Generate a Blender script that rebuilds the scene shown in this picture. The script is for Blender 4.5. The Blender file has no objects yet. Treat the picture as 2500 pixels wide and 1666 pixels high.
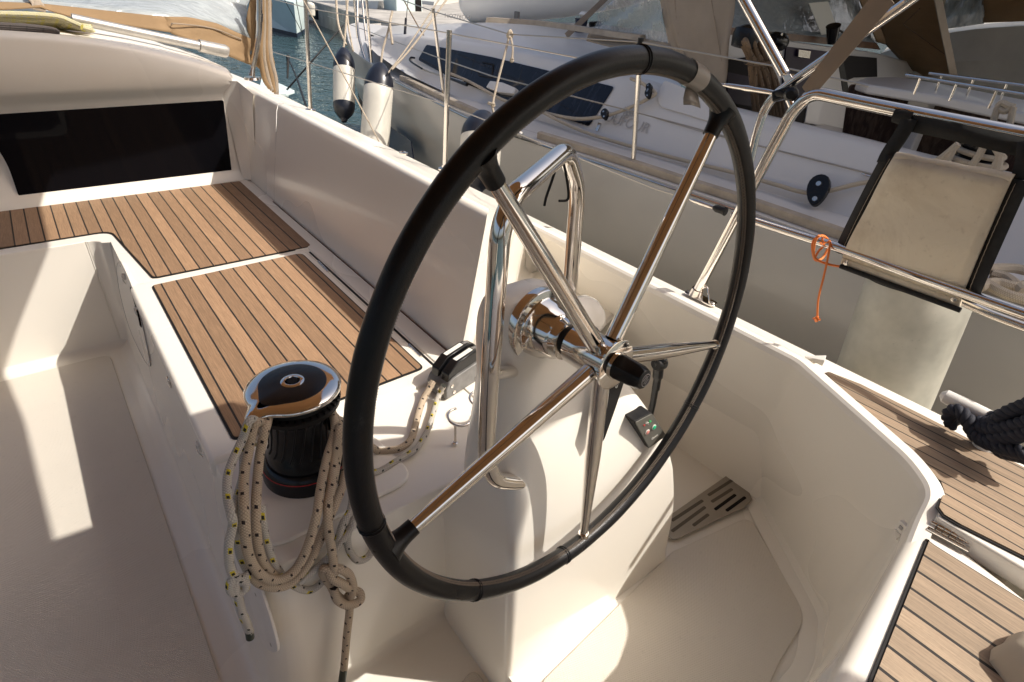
import bpy, bmesh, math, random
import numpy as np
from mathutils import Vector, Matrix
random.seed(7)
R = math.radians
C = bpy.context.scene.collection

# ------------------------------------------------------------------ camera
FPX = 1422.0                      # focal length for a 2500 px wide picture
def _ray(u, v): return np.array([(u-1250.)/FPX, -(v-833.)/FPX, -1.])
_f = _ray(-72, -140); _f /= np.linalg.norm(_f)          # where the keel line vanishes
_l = _ray(3325, 85); _l -= (_l@_f)*_f; _l /= np.linalg.norm(_l)
_m = np.array([_l, _f, np.cross(_l, _f)])               # rows: starboard, forward, up
cd = bpy.data.cameras.new('camera'); cam = bpy.data.objects.new('camera', cd); C.objects.link(cam)
cd.sensor_width = 36.0; cd.lens = FPX/2500*36.0; cd.clip_start = .02; cd.clip_end = 3000
mw = Matrix.Identity(4)
for i in range(3):
    for j in range(3): mw[i][j] = _m[i][j]
cam.matrix_world = mw
bpy.context.scene.camera = cam

# ------------------------------------------------------------------ world, sun, exposure
SUN = Vector((.635, -.60, 1.0)).normalized()            # towards the sun
w = bpy.data.worlds.new("World"); bpy.context.scene.world = w; w.use_nodes = True
nt = w.node_tree; bg = nt.nodes['Background']
sky = nt.nodes.new('ShaderNodeTexSky'); sky.sky_type = 'NISHITA'; sky.sun_disc = False
sky.sun_elevation = math.asin(SUN.z); sky.sun_rotation = math.atan2(SUN.x, SUN.y)
sky.dust_density = 6.0; sky.ozone_density = .6; sky.air_density = 1.0
nt.links.new(sky.outputs[0], bg.inputs[0]); bg.inputs[1].default_value = .112
sl = bpy.data.lights.new('sun', 'SUN'); sl.energy = 3.45; sl.angle = R(.55); sl.color = (1.0, .945, .86)
so = bpy.data.objects.new('sun', sl); C.objects.link(so)
so.rotation_euler = (-SUN).to_track_quat('-Z', 'Y').to_euler()
sc = bpy.context.scene
sc.view_settings.view_transform = 'Standard'; sc.view_settings.look = 'None'
sc.view_settings.exposure = .53; sc.view_settings.gamma = 1.0
try:
    sc.cycles.max_bounces = 10; sc.cycles.diffuse_bounces = 5; sc.cycles.glossy_bounces = 5
    sc.cycles.transmission_bounces = 6; sc.cycles.transparent_max_bounces = 10
    sc.cycles.sample_clamp_indirect = 6
except Exception: pass

# ------------------------------------------------------------------ measuring helpers (a sight line met by a real plane)
def W(u, v): return _m @ _ray(u, v)
def PZ(u, v, z): d = W(u, v); return d*(z/d[2])
def PX(u, v, x): d = W(u, v); return d*(x/d[0])
def PY(u, v, y): d = W(u, v); return d*(y/d[1])
def PT(u, v, t): return W(u, v)*t
def PP(u, v, p0, n):
    d = W(u, v); return d*(np.dot(p0, n)/np.dot(d, n))
def A(*p): return np.array(p, float)

# ------------------------------------------------------------------ materials
M = {}
def newmat(name):
    m = bpy.data.materials.new(name); m.use_nodes = True; M[name] = m
    return m, m.node_tree, m.node_tree.nodes['Principled BSDF']
def N(t, typ, **kw):
    n = t.nodes.new(typ)
    for k, v in kw.items():
        if k.startswith('_'): setattr(n, k[1:], v)
        else: n.inputs[k].default_value = v
    return n
def math_(t, op, a, b=None, c=None):
    n = t.nodes.new('ShaderNodeMath'); n.operation = op
    for i, x in enumerate((a, b, c)):
        if x is None: continue
        if hasattr(x, 'is_output') or hasattr(x, 'links'): t.links.new(x, n.inputs[i])
        else: n.inputs[i].default_value = x
    return n.outputs[0]
def mix(t, fac, a, b, blend='MIX'):
    n = t.nodes.new('ShaderNodeMix'); n.data_type = 'RGBA'; n.blend_type = blend
    for s, x in ((0, fac), (6, a), (7, b)):
        if hasattr(x, 'links'): t.links.new(x, n.inputs[s])
        elif s == 0: n.inputs[0].default_value = x
        else: n.inputs[s].default_value = (*x, 1) if len(x) == 3 else x
    return n.outputs[2]
def ramp(t, fac, stops):
    n = t.nodes.new('ShaderNodeValToRGB'); t.links.new(fac, n.inputs[0])
    e = n.color_ramp.elements
    while len(e) > 1: e.remove(e[-1])
    for i, (p, c) in enumerate(stops):
        x = e[0] if i == 0 else e.new(p)
        x.position = p; x.color = (c, c, c, 1) if isinstance(c, (int, float)) else (*c, 1)
    return n.outputs[0]
def bump(t, h, strength, dist, b):
    n = t.nodes.new('ShaderNodeBump'); n.inputs['Strength'].default_value = strength
    n.inputs['Distance'].default_value = dist; t.links.new(h, n.inputs['Height']); t.links.new(n.outputs[0], b.inputs['Normal'])
    return n
def coords(t, kind='Object', scale=None, rot=None):
    tc = t.nodes.new('ShaderNodeTexCoord'); o = tc.outputs[kind]
    if scale or rot:
        mp = t.nodes.new('ShaderNodeMapping'); t.links.new(o, mp.inputs[0])
        if scale: mp.inputs['Scale'].default_value = scale
        if rot: mp.inputs['Rotation'].default_value = rot
        o = mp.outputs[0]
    return o
def noise(t, vec, scale, detail=3, rough=.5, dist=0):
    n = t.nodes.new('ShaderNodeTexNoise'); n.inputs['Scale'].default_value = scale
    n.inputs['Detail'].default_value = detail; n.inputs['Roughness'].default_value = rough
    n.inputs['Distortion'].default_value = dist
    t.links.new(vec, n.inputs['Vector']); return n.outputs[0]

def simple(name, col, rough=.5, metal=0, nscale=0, namt=.15, bscale=0, bstr=.2, bdist=.002, coat=0, spec=.5, grime=0):
    m, t, b = newmat(name)
    b.inputs['Roughness'].default_value = rough; b.inputs['Metallic'].default_value = metal
    b.inputs['Coat Weight'].default_value = coat; b.inputs['Specular IOR Level'].default_value = spec
    o = coords(t)
    c = col
    if nscale:
        f = noise(t, o, nscale, 4, .6)
        c = mix(t, ramp(t, f, [(.3, 0.), (.7, 1.)]), tuple(x*(1-namt) for x in col), tuple(min(1, x*(1+namt)) for x in col))
    if grime:
        g = noise(t, o, 90, 5, .7); g2 = noise(t, o, 7, 3, .6)
        k = math_(t, 'MULTIPLY', ramp(t, g, [(.62, 0.), (.74, 1.)]), ramp(t, g2, [(.4, 0.), (.75, 1.)]))
        k = math_(t, 'MULTIPLY', k, grime)
        c = mix(t, k, c, tuple(x*.45 for x in col))
        t.links.new(math_(t, 'MULTIPLY_ADD', g2, .25, rough-.12), b.inputs['Roughness'])
    if hasattr(c, 'links'): t.links.new(c, b.inputs['Base Color'])
    else: b.inputs['Base Color'].default_value = (*c, 1)
    if bscale: bump(t, noise(t, o, bscale, 3, .6), bstr, bdist, b)
    return m
def wear(name):
    m = M[name]; t = m.node_tree; b = t.nodes['Principled BSDF']; o = coords(t); lk = b.inputs['Base Color'].links[0].from_socket
    sp = ramp(t, noise(t, o, 420, 2, .5), [(.74, 0.), (.78, 1.)]); gate = ramp(t, noise(t, o, 6, 4, .6), [(.5, 0.), (.62, 1.)])
    sc_ = ramp(t, noise(t, coords(t, 'Object', (2, 60, 9), (.3, .2, .7)), 8, 3, .6), [(.72, 0.), (.76, 1.)])
    k = math_(t, 'MAXIMUM', math_(t, 'MULTIPLY', sp, gate), math_(t, 'MULTIPLY', sc_, .06))
    t.links.new(mix(t, math_(t, 'MULTIPLY', k, .5), lk, (.30, .25, .20)), b.inputs['Base Color'])
    t.links.new(math_(t, 'MULTIPLY_ADD', noise(t, o, 1.1, 2, .5), .08, .24), b.inputs['Roughness'])
GC = (.83, .785, .705)
simple('gelcoat', GC, .30, nscale=1.2, namt=.02, coat=.2); wear('gelcoat')
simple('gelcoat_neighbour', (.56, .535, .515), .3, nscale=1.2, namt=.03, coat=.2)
simple('hull_neighbour', (.36, .34, .31), .3, nscale=1.2, namt=.05, coat=.2)  # darker than the deck: the hull's shade is put into its colour
simple('dinghy_white', (.85, .84, .80), .4, nscale=2, namt=.03)
simple('gelcoat_far', (.60, .59, .55), .35, nscale=.6, namt=.06)
simple('hull_green_white', (.60, .70, .69), .3, nscale=.8, namt=.06)
simple('black_plastic', (.007, .007, .008), .26, nscale=30, namt=.3, spec=.35, bscale=300, bstr=.06)
simple('grey_plastic', (.16, .155, .15), .42, nscale=40, namt=.2, bscale=300, bstr=.08)
simple('black_rubber', (.012, .011, .011), .55, nscale=60, namt=.3, spec=.3)
simple('black_fabric', (.012, .012, .012), .85, nscale=50, namt=.4, bscale=900, bstr=.4)
simple('white_plastic', (.78, .74, .68), .35, nscale=20, namt=.05)
simple('painted_metal', (.72, .70, .66), .35, nscale=20, namt=.05)
simple('grey_alloy', (.42, .40, .37), .42, metal=.6, nscale=25, namt=.12, bscale=200, bstr=.06)
simple('fender_white', (.56, .53, .46), .38, nscale=3, namt=.12, grime=.5)
simple('fender_old', (.44, .42, .35), .5, nscale=5, namt=.28, grime=.9)
simple('fender_blue', (.012, .014, .022), .3, nscale=20, namt=.3)
simple('navy_gelcoat', (.015, .02, .045), .2, nscale=3, namt=.2)
simple('teak_grey', (.30, .255, .205), .7, nscale=12, namt=.2, bscale=60, bstr=.2)
simple('varnished_wood', (.13, .062, .032), .38, nscale=9, namt=.5)
simple('dark_interior', (.010, .008, .009), .6, spec=.12)
simple('purple_board', (.022, .014, .032), .4, nscale=6, namt=.3, spec=.15)
simple('orange_line', (.75, .20, .035), .6, bscale=700, bstr=.4)
simple('navy_rope', (.012, .014, .026), .75, bscale=500, bstr=.4)
simple('red_trim', (.5, .02, .02), .4)
simple('label_white', (.75, .73, .66), .5)
simple('green_button', (.02, .45, .22), .35)
simple('red_button', (.55, .22, .19), .35)
simple('leaf_green', (.05, .5, .15), .4)
simple('dark_red', (.5, .05, .05), .4)
simple('grey_mark', (.36, .34, .33), .5)
simple('panel_grey', (.115, .11, .095), .38)
simple('thread', (.34, .28, .22), .7)
simple('clear_tape', (.30, .265, .235), .3)
simple('whipping', (.02, .03, .022), .5)
simple('wire', (.42, .38, .33), .35, metal=.8)
simple('quay_stone', (.35, .33, .30), .8, nscale=2, namt=.3)

def metal(name, col, rough, bs=0):
    m, t, b = newmat(name); b.inputs['Metallic'].default_value = 1; b.inputs['Roughness'].default_value = rough
    o = coords(t); f = noise(t, o, 14, 4, .6)
    t.links.new(mix(t, f, tuple(x*.9 for x in col), col), b.inputs['Base Color'])
    t.links.new(math_(t, 'MULTIPLY_ADD', f, .10, rough-.03), b.inputs['Roughness'])
    if bs: bump(t, noise(t, o, bs, 2), .05, .002, b)
metal('chrome', (.80, .76, .71), .06, 12)
metal('stainless', (.72, .67, .61), .14, 25)
metal('grate_steel', (.42, .385, .34), .38, 60)

def nonskid(name, base):
    m, t, b = newmat(name); b.inputs['Roughness'].default_value = .55
    o = coords(t)
    mp = t.nodes.new('ShaderNodeMapping'); mp.inputs['Rotation'].default_value = (0, 0, R(8)); t.links.new(o, mp.inputs[0])
    s = t.nodes.new('ShaderNodeSeparateXYZ'); t.links.new(mp.outputs[0], s.inputs[0])
    a = math_(t, 'SINE', math_(t, 'MULTIPLY', s.outputs[0], 2*math.pi/.0062)); c = math_(t, 'SINE', math_(t, 'MULTIPLY', s.outputs[1], 2*math.pi/.0062))
    h = math_(t, 'MULTIPLY', a, c)
    g = noise(t, o, 60, 5, .7); g2 = noise(t, o, 3, 4, .6)
    k = math_(t, 'MULTIPLY', ramp(t, g, [(.60, 0.), (.75, 1.)]), .25)
    col = mix(t, ramp(t, g2, [(.3, 0.), (.7, 1.)]), tuple(x*.94 for x in base), base)
    col = mix(t, k, col, tuple(x*.5 for x in base))
    col = mix(t, math_(t, 'MULTIPLY', ramp(t, h, [(.0, 1.), (.5, 0.)]), .10), col, tuple(x*.6 for x in base))
    t.links.new(col, b.inputs['Base Color']); bump(t, h, .35, .0015, b)
nonskid('nonskid', (.72, .665, .58))

def teak(name, spacing, phase, caulk, base, var=.3, tilt=0):
    m, t, b = newmat(name); b.inputs['Roughness'].default_value = .62; b.inputs['Specular IOR Level'].default_value = .35
    o = coords(t)
    s = t.nodes.new('ShaderNodeSeparateXYZ'); t.links.new(o, s.inputs[0])
    q = math_(t, 'DIVIDE', math_(t, 'SUBTRACT', s.outputs[0], phase), spacing)
    fr = math_(t, 'FRACT', math_(t, 'ADD', q, 100.)); idx = math_(t, 'FLOOR', math_(t, 'ADD', q, 100.))
    d = math_(t, 'MINIMUM', fr, math_(t, 'SUBTRACT', 1.0, fr))
    line = math_(t, 'LESS_THAN', d, caulk/2/spacing)
    wn = t.nodes.new('ShaderNodeTexWhiteNoise'); wn.noise_dimensions = '1D'; t.links.new(idx, wn.inputs['W'])
    cmb = t.nodes.new('ShaderNodeCombineXYZ')
    t.links.new(math_(t, 'ADD', s.outputs[0], math_(t, 'MULTIPLY', wn.outputs[0], 3.)), cmb.inputs[0])
    t.links.new(math_(t, 'MULTIPLY', s.outputs[1], .035), cmb.inputs[1]); t.links.new(idx, cmb.inputs[2])
    grain = noise(t, cmb.outputs[0], 330, 4, .65, .4)
    cmb2 = t.nodes.new('ShaderNodeCombineXYZ')
    t.links.new(s.outputs[0], cmb2.inputs[0]); t.links.new(math_(t, 'MULTIPLY', s.outputs[1], .25), cmb2.inputs[1]); t.links.new(idx, cmb2.inputs[2])
    blot = noise(t, cmb2.outputs[0], 26, 4, .6, 1.2)
    cmb3 = t.nodes.new('ShaderNodeCombineXYZ')
    t.links.new(s.outputs[0], cmb3.inputs[0]); t.links.new(math_(t, 'MULTIPLY', s.outputs[1], .1), cmb3.inputs[1])
    fine = noise(t, cmb3.outputs[0], 900, 2, .5)
    dark = tuple(x*.60 for x in base); lite = tuple(min(1, x*1.25) for x in base)
    col = mix(t, ramp(t, grain, [(.25, 0.), (.75, 1.)]), dark, lite)
    col = mix(t, math_(t, 'MULTIPLY', ramp(t, blot, [(.35, 0.), (.7, 1.)]), .45), col, tuple(x*.72 for x in base))
    tone = math_(t, 'MULTIPLY_ADD', wn.outputs[0], var, 1-var/2)
    vm = t.nodes.new('ShaderNodeVectorMath'); vm.operation = 'SCALE'; t.links.new(col, vm.inputs[0]); t.links.new(tone, vm.inputs['Scale'])
    col = mix(t, math_(t, 'MULTIPLY', ramp(t, fine, [(.58, 0.), (.68, 1.)]), .4), vm.outputs[0], tuple(x*.45 for x in base))
    col = mix(t, line, col, (.022, .018, .016))
    t.links.new(col, b.inputs['Base Color'])
    h = math_(t, 'SUBTRACT', math_(t, 'MULTIPLY', grain, .25), line)
    bump(t, h, .5, .0015, b)
teak('teak_seat', .0489, .1905, .0052, (.35, .218, .128), .45)
teak('teak_helm', .0481, .0125, .0060, (.39, .29, .20), .35)
teak('teak_deck', .0324, .0022, .0034, (.36, .26, .175), .4)

def leather(name):
    m, t, b = newmat(name); o = coords(t)
    g = noise(t, o, 45, 6, .75); g2 = noise(t, o, 9, 3, .6)
    scuff = math_(t, 'MULTIPLY', ramp(t, g, [(.58, 0.), (.72, 1.)]), ramp(t, g2, [(.45, 0.), (.65, 1.)]))
    t.links.new(mix(t, math_(t, 'MULTIPLY', scuff, .35), (.008, .0078, .0085), (.08, .075, .07)), b.inputs['Base Color'])
    t.links.new(math_(t, 'MULTIPLY_ADD', g2, .22, .20), b.inputs['Roughness'])
    vo = t.nodes.new('ShaderNodeTexVoronoi'); vo.inputs['Scale'].default_value = 650; t.links.new(o, vo.inputs['Vector'])
    hh = math_(t, 'ADD', math_(t, 'MULTIPLY', vo.outputs[0], .5), math_(t, 'MULTIPLY', g, 1.4))
    bump(t, hh, .28, .0012, b); b.inputs['Specular IOR Level'].default_value = .26
leather('leather')

def rope_mat(name, base, fleck, fleck2=None, pitch=.055, rad=.0075):
    m, t, b = newmat(name); b.inputs['Roughness'].default_value = .8
    uv = t.nodes.new('ShaderNodeUVMap'); s = t.nodes.new('ShaderNodeSeparateXYZ'); t.links.new(uv.outputs[0], s.inputs[0])
    u, v = s.outputs[0], s.outputs[1]      # u around 0..1, v metres along
    k = 1/(.0052)
    a = math_(t, 'SINE', math_(t, 'MULTIPLY', math_(t, 'ADD', math_(t, 'MULTIPLY', u, 8.), math_(t, 'MULTIPLY', v, k)), math.pi))
    c = math_(t, 'SINE', math_(t, 'MULTIPLY', math_(t, 'SUBTRACT', math_(t, 'MULTIPLY', u, 8.), math_(t, 'MULTIPLY', v, k)), math.pi))
    h = math_(t, 'MULTIPLY', a, c); h = math_(t, 'ABSOLUTE', h)
    col = mix(t, ramp(t, h, [(0., 0.), (.5, 1.)]), tuple(x*.62 for x in base), base)
    # tracer flecks: small bars at regular pitch, at two opposite sides
    def flecks(off, ph, wd, ln):
        p = math_(t, 'FRACT', math_(t, 'ADD', math_(t, 'DIVIDE', v, pitch), ph))
        q = math_(t, 'FRACT', math_(t, 'ADD', math_(t, 'MULTIPLY', u, 2.), math_(t, 'ADD', off, math_(t, 'MULTIPLY', v, 0.))))
        sl = math_(t, 'ADD', p, math_(t, 'MULTIPLY', q, .12))
        return math_(t, 'MULTIPLY', math_(t, 'LESS_THAN', math_(t, 'ABSOLUTE', math_(t, 'SUBTRACT', sl, .5)), ln), math_(t, 'LESS_THAN', math_(t, 'ABSOLUTE', math_(t, 'SUBTRACT', q, .5)), wd))
    if fleck2:
        col = mix(t, flecks(.1, .04, .17, .12), col, fleck2)
    col = mix(t, flecks(.1, 0., .11, .065), col, fleck)
    col = mix(t, flecks(.45, .45, .09, .05), col, fleck)
    t.links.new(col, b.inputs['Base Color']); bump(t, h, .7, .0012, b)
rope_mat('rope_tan', (.55, .44, .32), (.02, .012, .012), pitch=.045)
rope_mat('rope_white_yellow', (.56, .52, .46), (.02, .02, .015), (.62, .50, .03), pitch=.05)
rope_mat('rope_cream', (.50, .42, .32), (.45, .37, .28), pitch=.05)
rope_mat('rope_brown', (.20, .13, .075), (.02, .014, .01), pitch=.06)
rope_mat('rope_yellow', (.62, .57, .36), (.60, .52, .12), (.62, .55, .12), pitch=.05)
rope_mat('rope_grey', (.10, .085, .08), (.04, .035, .035))

def canvas(name, col, trans=.35):
    m, t, b = newmat(name); o = coords(t); out = t.nodes['Material Output']
    b.inputs['Roughness'].default_value = .9
    f = noise(t, o, 3.5, 5, .6); c = mix(t, ramp(t, f, [(.3, 0.), (.7, 1.)]), tuple(x*.82 for x in col), col)
    t.links.new(c, b.inputs['Base Color']); bump(t, noise(t, o, 7, 3, .5, .6), .5, .02, b)
    tr = t.nodes.new('ShaderNodeBsdfTranslucent'); t.links.new(c, tr.inputs[0])
    mx = t.nodes.new('ShaderNodeMixShader'); mx.inputs[0].default_value = trans
    t.links.new(b.outputs[0], mx.inputs[1]); t.links.new(tr.outputs[0], mx.inputs[2]); t.links.new(mx.outputs[0], out.inputs[0])
canvas('canvas_tan', (.34, .225, .12), .25)
canvas('canvas_bimini', (.50, .27, .12), .07)
canvas('canvas_beige', (.40, .33, .26), .22)
canvas('webbing', (.30, .235, .175), .05)
canvas('pad_vinyl', (.62, .54, .42), .0)

def vinyl(name, tint, op=.45):
    m, t, b = newmat(name); o = coords(t); out = t.nodes['Material Output']
    b.inputs['Base Color'].default_value = (*tint, 1); b.inputs['Roughness'].default_value = .08
    wv = noise(t, o, 4, 4, .6, 2.0)
    bump(t, wv, .5, .02, b)
    tr = t.nodes.new('ShaderNodeBsdfTransparent'); mx = t.nodes.new('ShaderNodeMixShader')
    st = noise(t, coords(t, 'Object', (1.5, 9, 2.0), (.3, .5, .4)), 3, 5, .7, 1.5)
    t.links.new(math_(t, 'MULTIPLY_ADD', ramp(t, st, [(.35, 0.), (.75, 1.)]), .5, op), mx.inputs[0])
    t.links.new(tr.outputs[0], mx.inputs[1]); t.links.new(b.outputs[0], mx.inputs[2]); t.links.new(mx.outputs[0], out.inputs[0])
vinyl('clear_vinyl', (.46, .48, .49), .16)
vinyl('clear_vinyl_grey', (.36, .39, .40), .62)

m, t, b = newmat('smoked_window'); o = coords(t)
b.inputs['Base Color'].default_value = (.006, .006, .007, 1); b.inputs['Roughness'].default_value = .05
g = noise(t, o, 160, 4, .8); k = math_(t, 'MULTIPLY', ramp(t, g, [(.62, 0.), (.72, 1.)]), .12)
t.links.new(mix(t, k, (.006, .006, .008), (.12, .09, .08)), b.inputs['Base Color'])
b.inputs['Specular IOR Level'].default_value = .05
m, t, b = newmat('blue_window'); o = coords(t)
st = noise(t, coords(t, 'Object', (1, 12, 2), (0, 0, .2)), 3, 3, .6)
t.links.new(mix(t, ramp(t, st, [(.5, 0.), (.7, 1.)]), (.006, .007, .012), (.022, .024, .036)), b.inputs['Base Color'])
b.inputs['Roughness'].default_value = .08; b.inputs['Specular IOR Level'].default_value = .35

m, t, b = newmat('water'); o = coords(t)
b.inputs['Base Color'].default_value = (.020, .048, .050, 1); b.inputs['Roughness'].default_value = .06
b.inputs['IOR'].default_value = 1.33
w1 = noise(t, coords(t, 'Object', (1.0, .55, 1)), 3.2, 3, .55, .8); w2 = noise(t, coords(t, 'Object', (1, .5, 1)), 11, 2, .5, .4)
bump(t, math_(t, 'ADD', w1, math_(t, 'MULTIPLY', w2, .25)), .55, .12, b)

m, t, b = newmat('cushion_pattern'); o = coords(t)
g = noise(t, coords(t, 'Object', (1, 3.5, 1)), 6, 6, .7, 1.5)
t.links.new(mix(t, ramp(t, g, [(.45, 0.), (.6, 1.)]), (.05, .024, .016), (.14, .088, .058)), b.inputs['Base Color']); b.inputs['Roughness'].default_value = .8

# ------------------------------------------------------------------ mesh helpers
def tag(o, label=None, cat=None, group=None, kind=None):
    if label: o['label'] = label
    if cat: o['category'] = cat
    if group: o['group'] = group
    if kind: o['kind'] = kind
    return o
def empty(name, loc, label=None, cat=None, group=None):
    o = bpy.data.objects.new(name, None); C.objects.link(o); o.location = tuple(loc); o.empty_display_size = .05
    return tag(o, label, cat, group)
class MB:
    def __init__(s): s.v = []; s.f = []; s.uv = {}
    def add(s, vs, fs, uvs=None):
        b = len(s.v); s.v += [tuple(float(c) for c in v) for v in vs]
        for i, f in enumerate(fs):
            if uvs: s.uv[len(s.f)] = uvs[i]
            s.f.append(tuple(b+k for k in f))
        return s
    def poly(s, pts): return s.add(pts, [tuple(range(len(pts)))])
    def box(s, a, b):
        x0, y0, z0 = a; x1, y1, z1 = b
        return s.add([(x0,y0,z0),(x1,y0,z0),(x1,y1,z0),(x0,y1,z0),(x0,y0,z1),(x1,y0,z1),(x1,y1,z1),(x0,y1,z1)],
            [(0,3,2,1),(4,5,6,7),(0,1,5,4),(1,2,6,5),(2,3,7,6),(3,0,4,7)])
    def obox(s, c, ax, ay, az):      # centre and three half-axis vectors
        c, ax, ay, az = map(np.array, (c, ax, ay, az)); vs = []
        for k in (-1, 1):
            for i, j in ((-1,-1),(1,-1),(1,1),(-1,1)): vs.append(c+i*ax+j*ay+k*az)
        fl = [(0,3,2,1),(4,5,6,7),(0,1,5,4),(1,2,6,5),(2,3,7,6),(3,0,4,7)]
        if np.dot(np.cross(ax, ay), az) < 0: fl = [tuple(reversed(f)) for f in fl]
        return s.add(vs, fl)
    def prism(s, pts, d):            # closed extrusion of a polygon by vector d
        pts = [np.array(p, float) for p in pts]; d = np.array(d, float); n = len(pts)
        nrm = sum(np.cross(pts[i]-pts[0], pts[(i+1) % n]-pts[0]) for i in range(n))
        if np.dot(nrm, d) < 0: pts = pts[::-1]
        fs = [tuple(range(n-1, -1, -1)), tuple(range(n, 2*n))]+[(i, (i+1) % n, n+(i+1) % n, n+i) for i in range(n)]
        return s.add(pts+[p+d for p in pts], fs)
    def sheet(s, rows):
        nr, nc = len(rows), len(rows[0]); vs = [p for r in rows for p in r]
        return s.add(vs, [(i*nc+j, i*nc+j+1, (i+1)*nc+j+1, (i+1)*nc+j) for i in range(nr-1) for j in range(nc-1)])
    def tube(s, pts, r, n=12, closed=False, cap=True):
        pts = [np.array(p, float) for p in pts]; m_ = len(pts)
        rs = r if hasattr(r, '__len__') else [r]*m_
        T = []
        for i in range(m_):
            a = pts[i-1] if (i > 0 or closed) else pts[i]; b = pts[(i+1) % m_] if (i < m_-1 or closed) else pts[i]
            d = b-a; T.append(d/(np.linalg.norm(d)+1e-12))
        up = np.array([0, 0, 1.]) if abs(T[0][2]) < .9 else np.array([1., 0, 0])
        u = np.cross(T[0], up); u /= np.linalg.norm(u)
        vs = []; L = [0]
        for i in range(m_):
            u = u-np.dot(u, T[i])*T[i]; u /= np.linalg.norm(u); v = np.cross(T[i], u)
            if i: L.append(L[-1]+np.linalg.norm(pts[i]-pts[i-1]))
            for k in range(n):
                a = 2*math.pi*k/n; vs.append(pts[i]+rs[i]*(math.cos(a)*u+math.sin(a)*v))
        fs = []; uvs = []
        for i in range(m_-1+(1 if closed else 0)):
            j = (i+1) % m_; l0, l1 = L[i], (L[j] if j else L[i]+.01)
            for k in range(n):
                k2 = (k+1) % n; fs.append((i*n+k, i*n+k2, j*n+k2, j*n+k))
                uvs.append([(k/n, l0), ((k+1)/n, l0), ((k+1)/n, l1), (k/n, l1)])
        if cap and not closed:
            fs += [tuple(range(n-1, -1, -1)), tuple((m_-1)*n+k for k in range(n))]; uvs += [[(0, 0)]*n, [(0, 0)]*n]
        return s.add(vs, fs, uvs)
    def lathe(s, c, ax, prof, n=40, ang=None):   # prof: (distance along axis, radius)
        c = np.array(c, float); ax = np.array(ax, float); ax /= np.linalg.norm(ax)
        up = np.array([0, 0, 1.]) if abs(ax[2]) < .9 else np.array([1., 0, 0])
        u = np.cross(up, ax); u /= np.linalg.norm(u); v = np.cross(ax, u); vs = []
        for h, r in prof:
            for k in range(n):
                a = 2*math.pi*k/n; vs.append(c+h*ax+max(r, 1e-5)*(math.cos(a)*u+math.sin(a)*v))
        fs = [(i*n+k, i*n+(k+1) % n, (i+1)*n+(k+1) % n, (i+1)*n+k) for i in range(len(prof)-1) for k in range(n)]
        fs += [tuple(range(n-1, -1, -1)), tuple((len(prof)-1)*n+k for k in range(n))]
        return s.add(vs, fs)
    def build(s, name, mat, parent=None, bevel=0, seg=3, ang=38, sub=0, solid=0, bang=30):
        me = bpy.data.meshes.new(name); org = np.zeros(3)
        me.from_pydata(s.v, [], s.f); me.validate()
        if s.uv:
            l = me.uv_layers.new(name='UVMap')
            for p in me.polygons:
                q = s.uv.get(p.index)
                if q:
                    for k, li in enumerate(p.loop_indices): l.data[li].uv = q[k % len(q)]
        me.polygons.foreach_set('use_smooth', [True]*len(me.polygons)); me.set_sharp_from_angle(angle=R(ang))
        me.materials.append(M[mat]); o = bpy.data.objects.new(name, me); C.objects.link(o)
        if parent is not None:
            o.parent = parent; bpy.context.view_layer.update() if False else None
            o.matrix_parent_inverse = Matrix.Translation(-Vector(parent_world(parent)))
        if solid: md = o.modifiers.new('solid', 'SOLIDIFY'); md.thickness = solid; md.offset = 0
        if bevel:
            md = o.modifiers.new('bevel', 'BEVEL'); md.width = bevel; md.segments = seg; md.limit_method = 'ANGLE'
            md.angle_limit = R(bang); md.harden_normals = True
        if sub: md = o.modifiers.new('sub', 'SUBSURF'); md.levels = sub; md.render_levels = sub
        return o
def parent_world(p):
    v = Vector(p.location)
    while p.parent is not None:
        if p.type == 'EMPTY': p = p.parent; v = v+Vector(p.location)
        else: break
    if p.type != 'EMPTY':
        # a mesh part: its own offset is zero in world space
        return (0, 0, 0)
    return tuple(v)
def spl(pts, n=8, closed=False):
    P = [np.array(p, float) for p in pts]; out = []; m_ = len(P)
    rng = m_ if closed else m_-1
    for i in range(rng):
        p1, p2 = P[i], P[(i+1) % m_]
        p0 = P[i-1] if (i > 0 or closed) else 2*p1-p2
        p3 = P[(i+2) % m_] if (i < m_-2 or closed) else 2*p2-p1
        for k in range(n):
            t_ = k/n; out.append(.5*((2*p1)+(-p0+p2)*t_+(2*p0-5*p1+4*p2-p3)*t_**2+(-p0+3*p1-3*p2+p3)*t_**3))
    if not closed: out.append(P[-1])
    return out
def fillet(pts, r, n=6):             # polyline with rounded bends
    P = [np.array(p, float) for p in pts]; out = [P[0]]
    rr = r if hasattr(r, '__len__') else [r]*len(P)
    for i in range(1, len(P)-1):
        a = P[i-1]-P[i]; b = P[i+1]-P[i]; la, lb = np.linalg.norm(a), np.linalg.norm(b)
        d = min(rr[i], la*.48, lb*.48); p0 = P[i]+a/la*d; p2 = P[i]+b/lb*d
        for k in range(n+1):
            t_ = k/n; out.append((1-t_)**2*p0+2*t_*(1-t_)*P[i]+t_*t_*p2)
    out.append(P[-1]); return out
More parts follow.
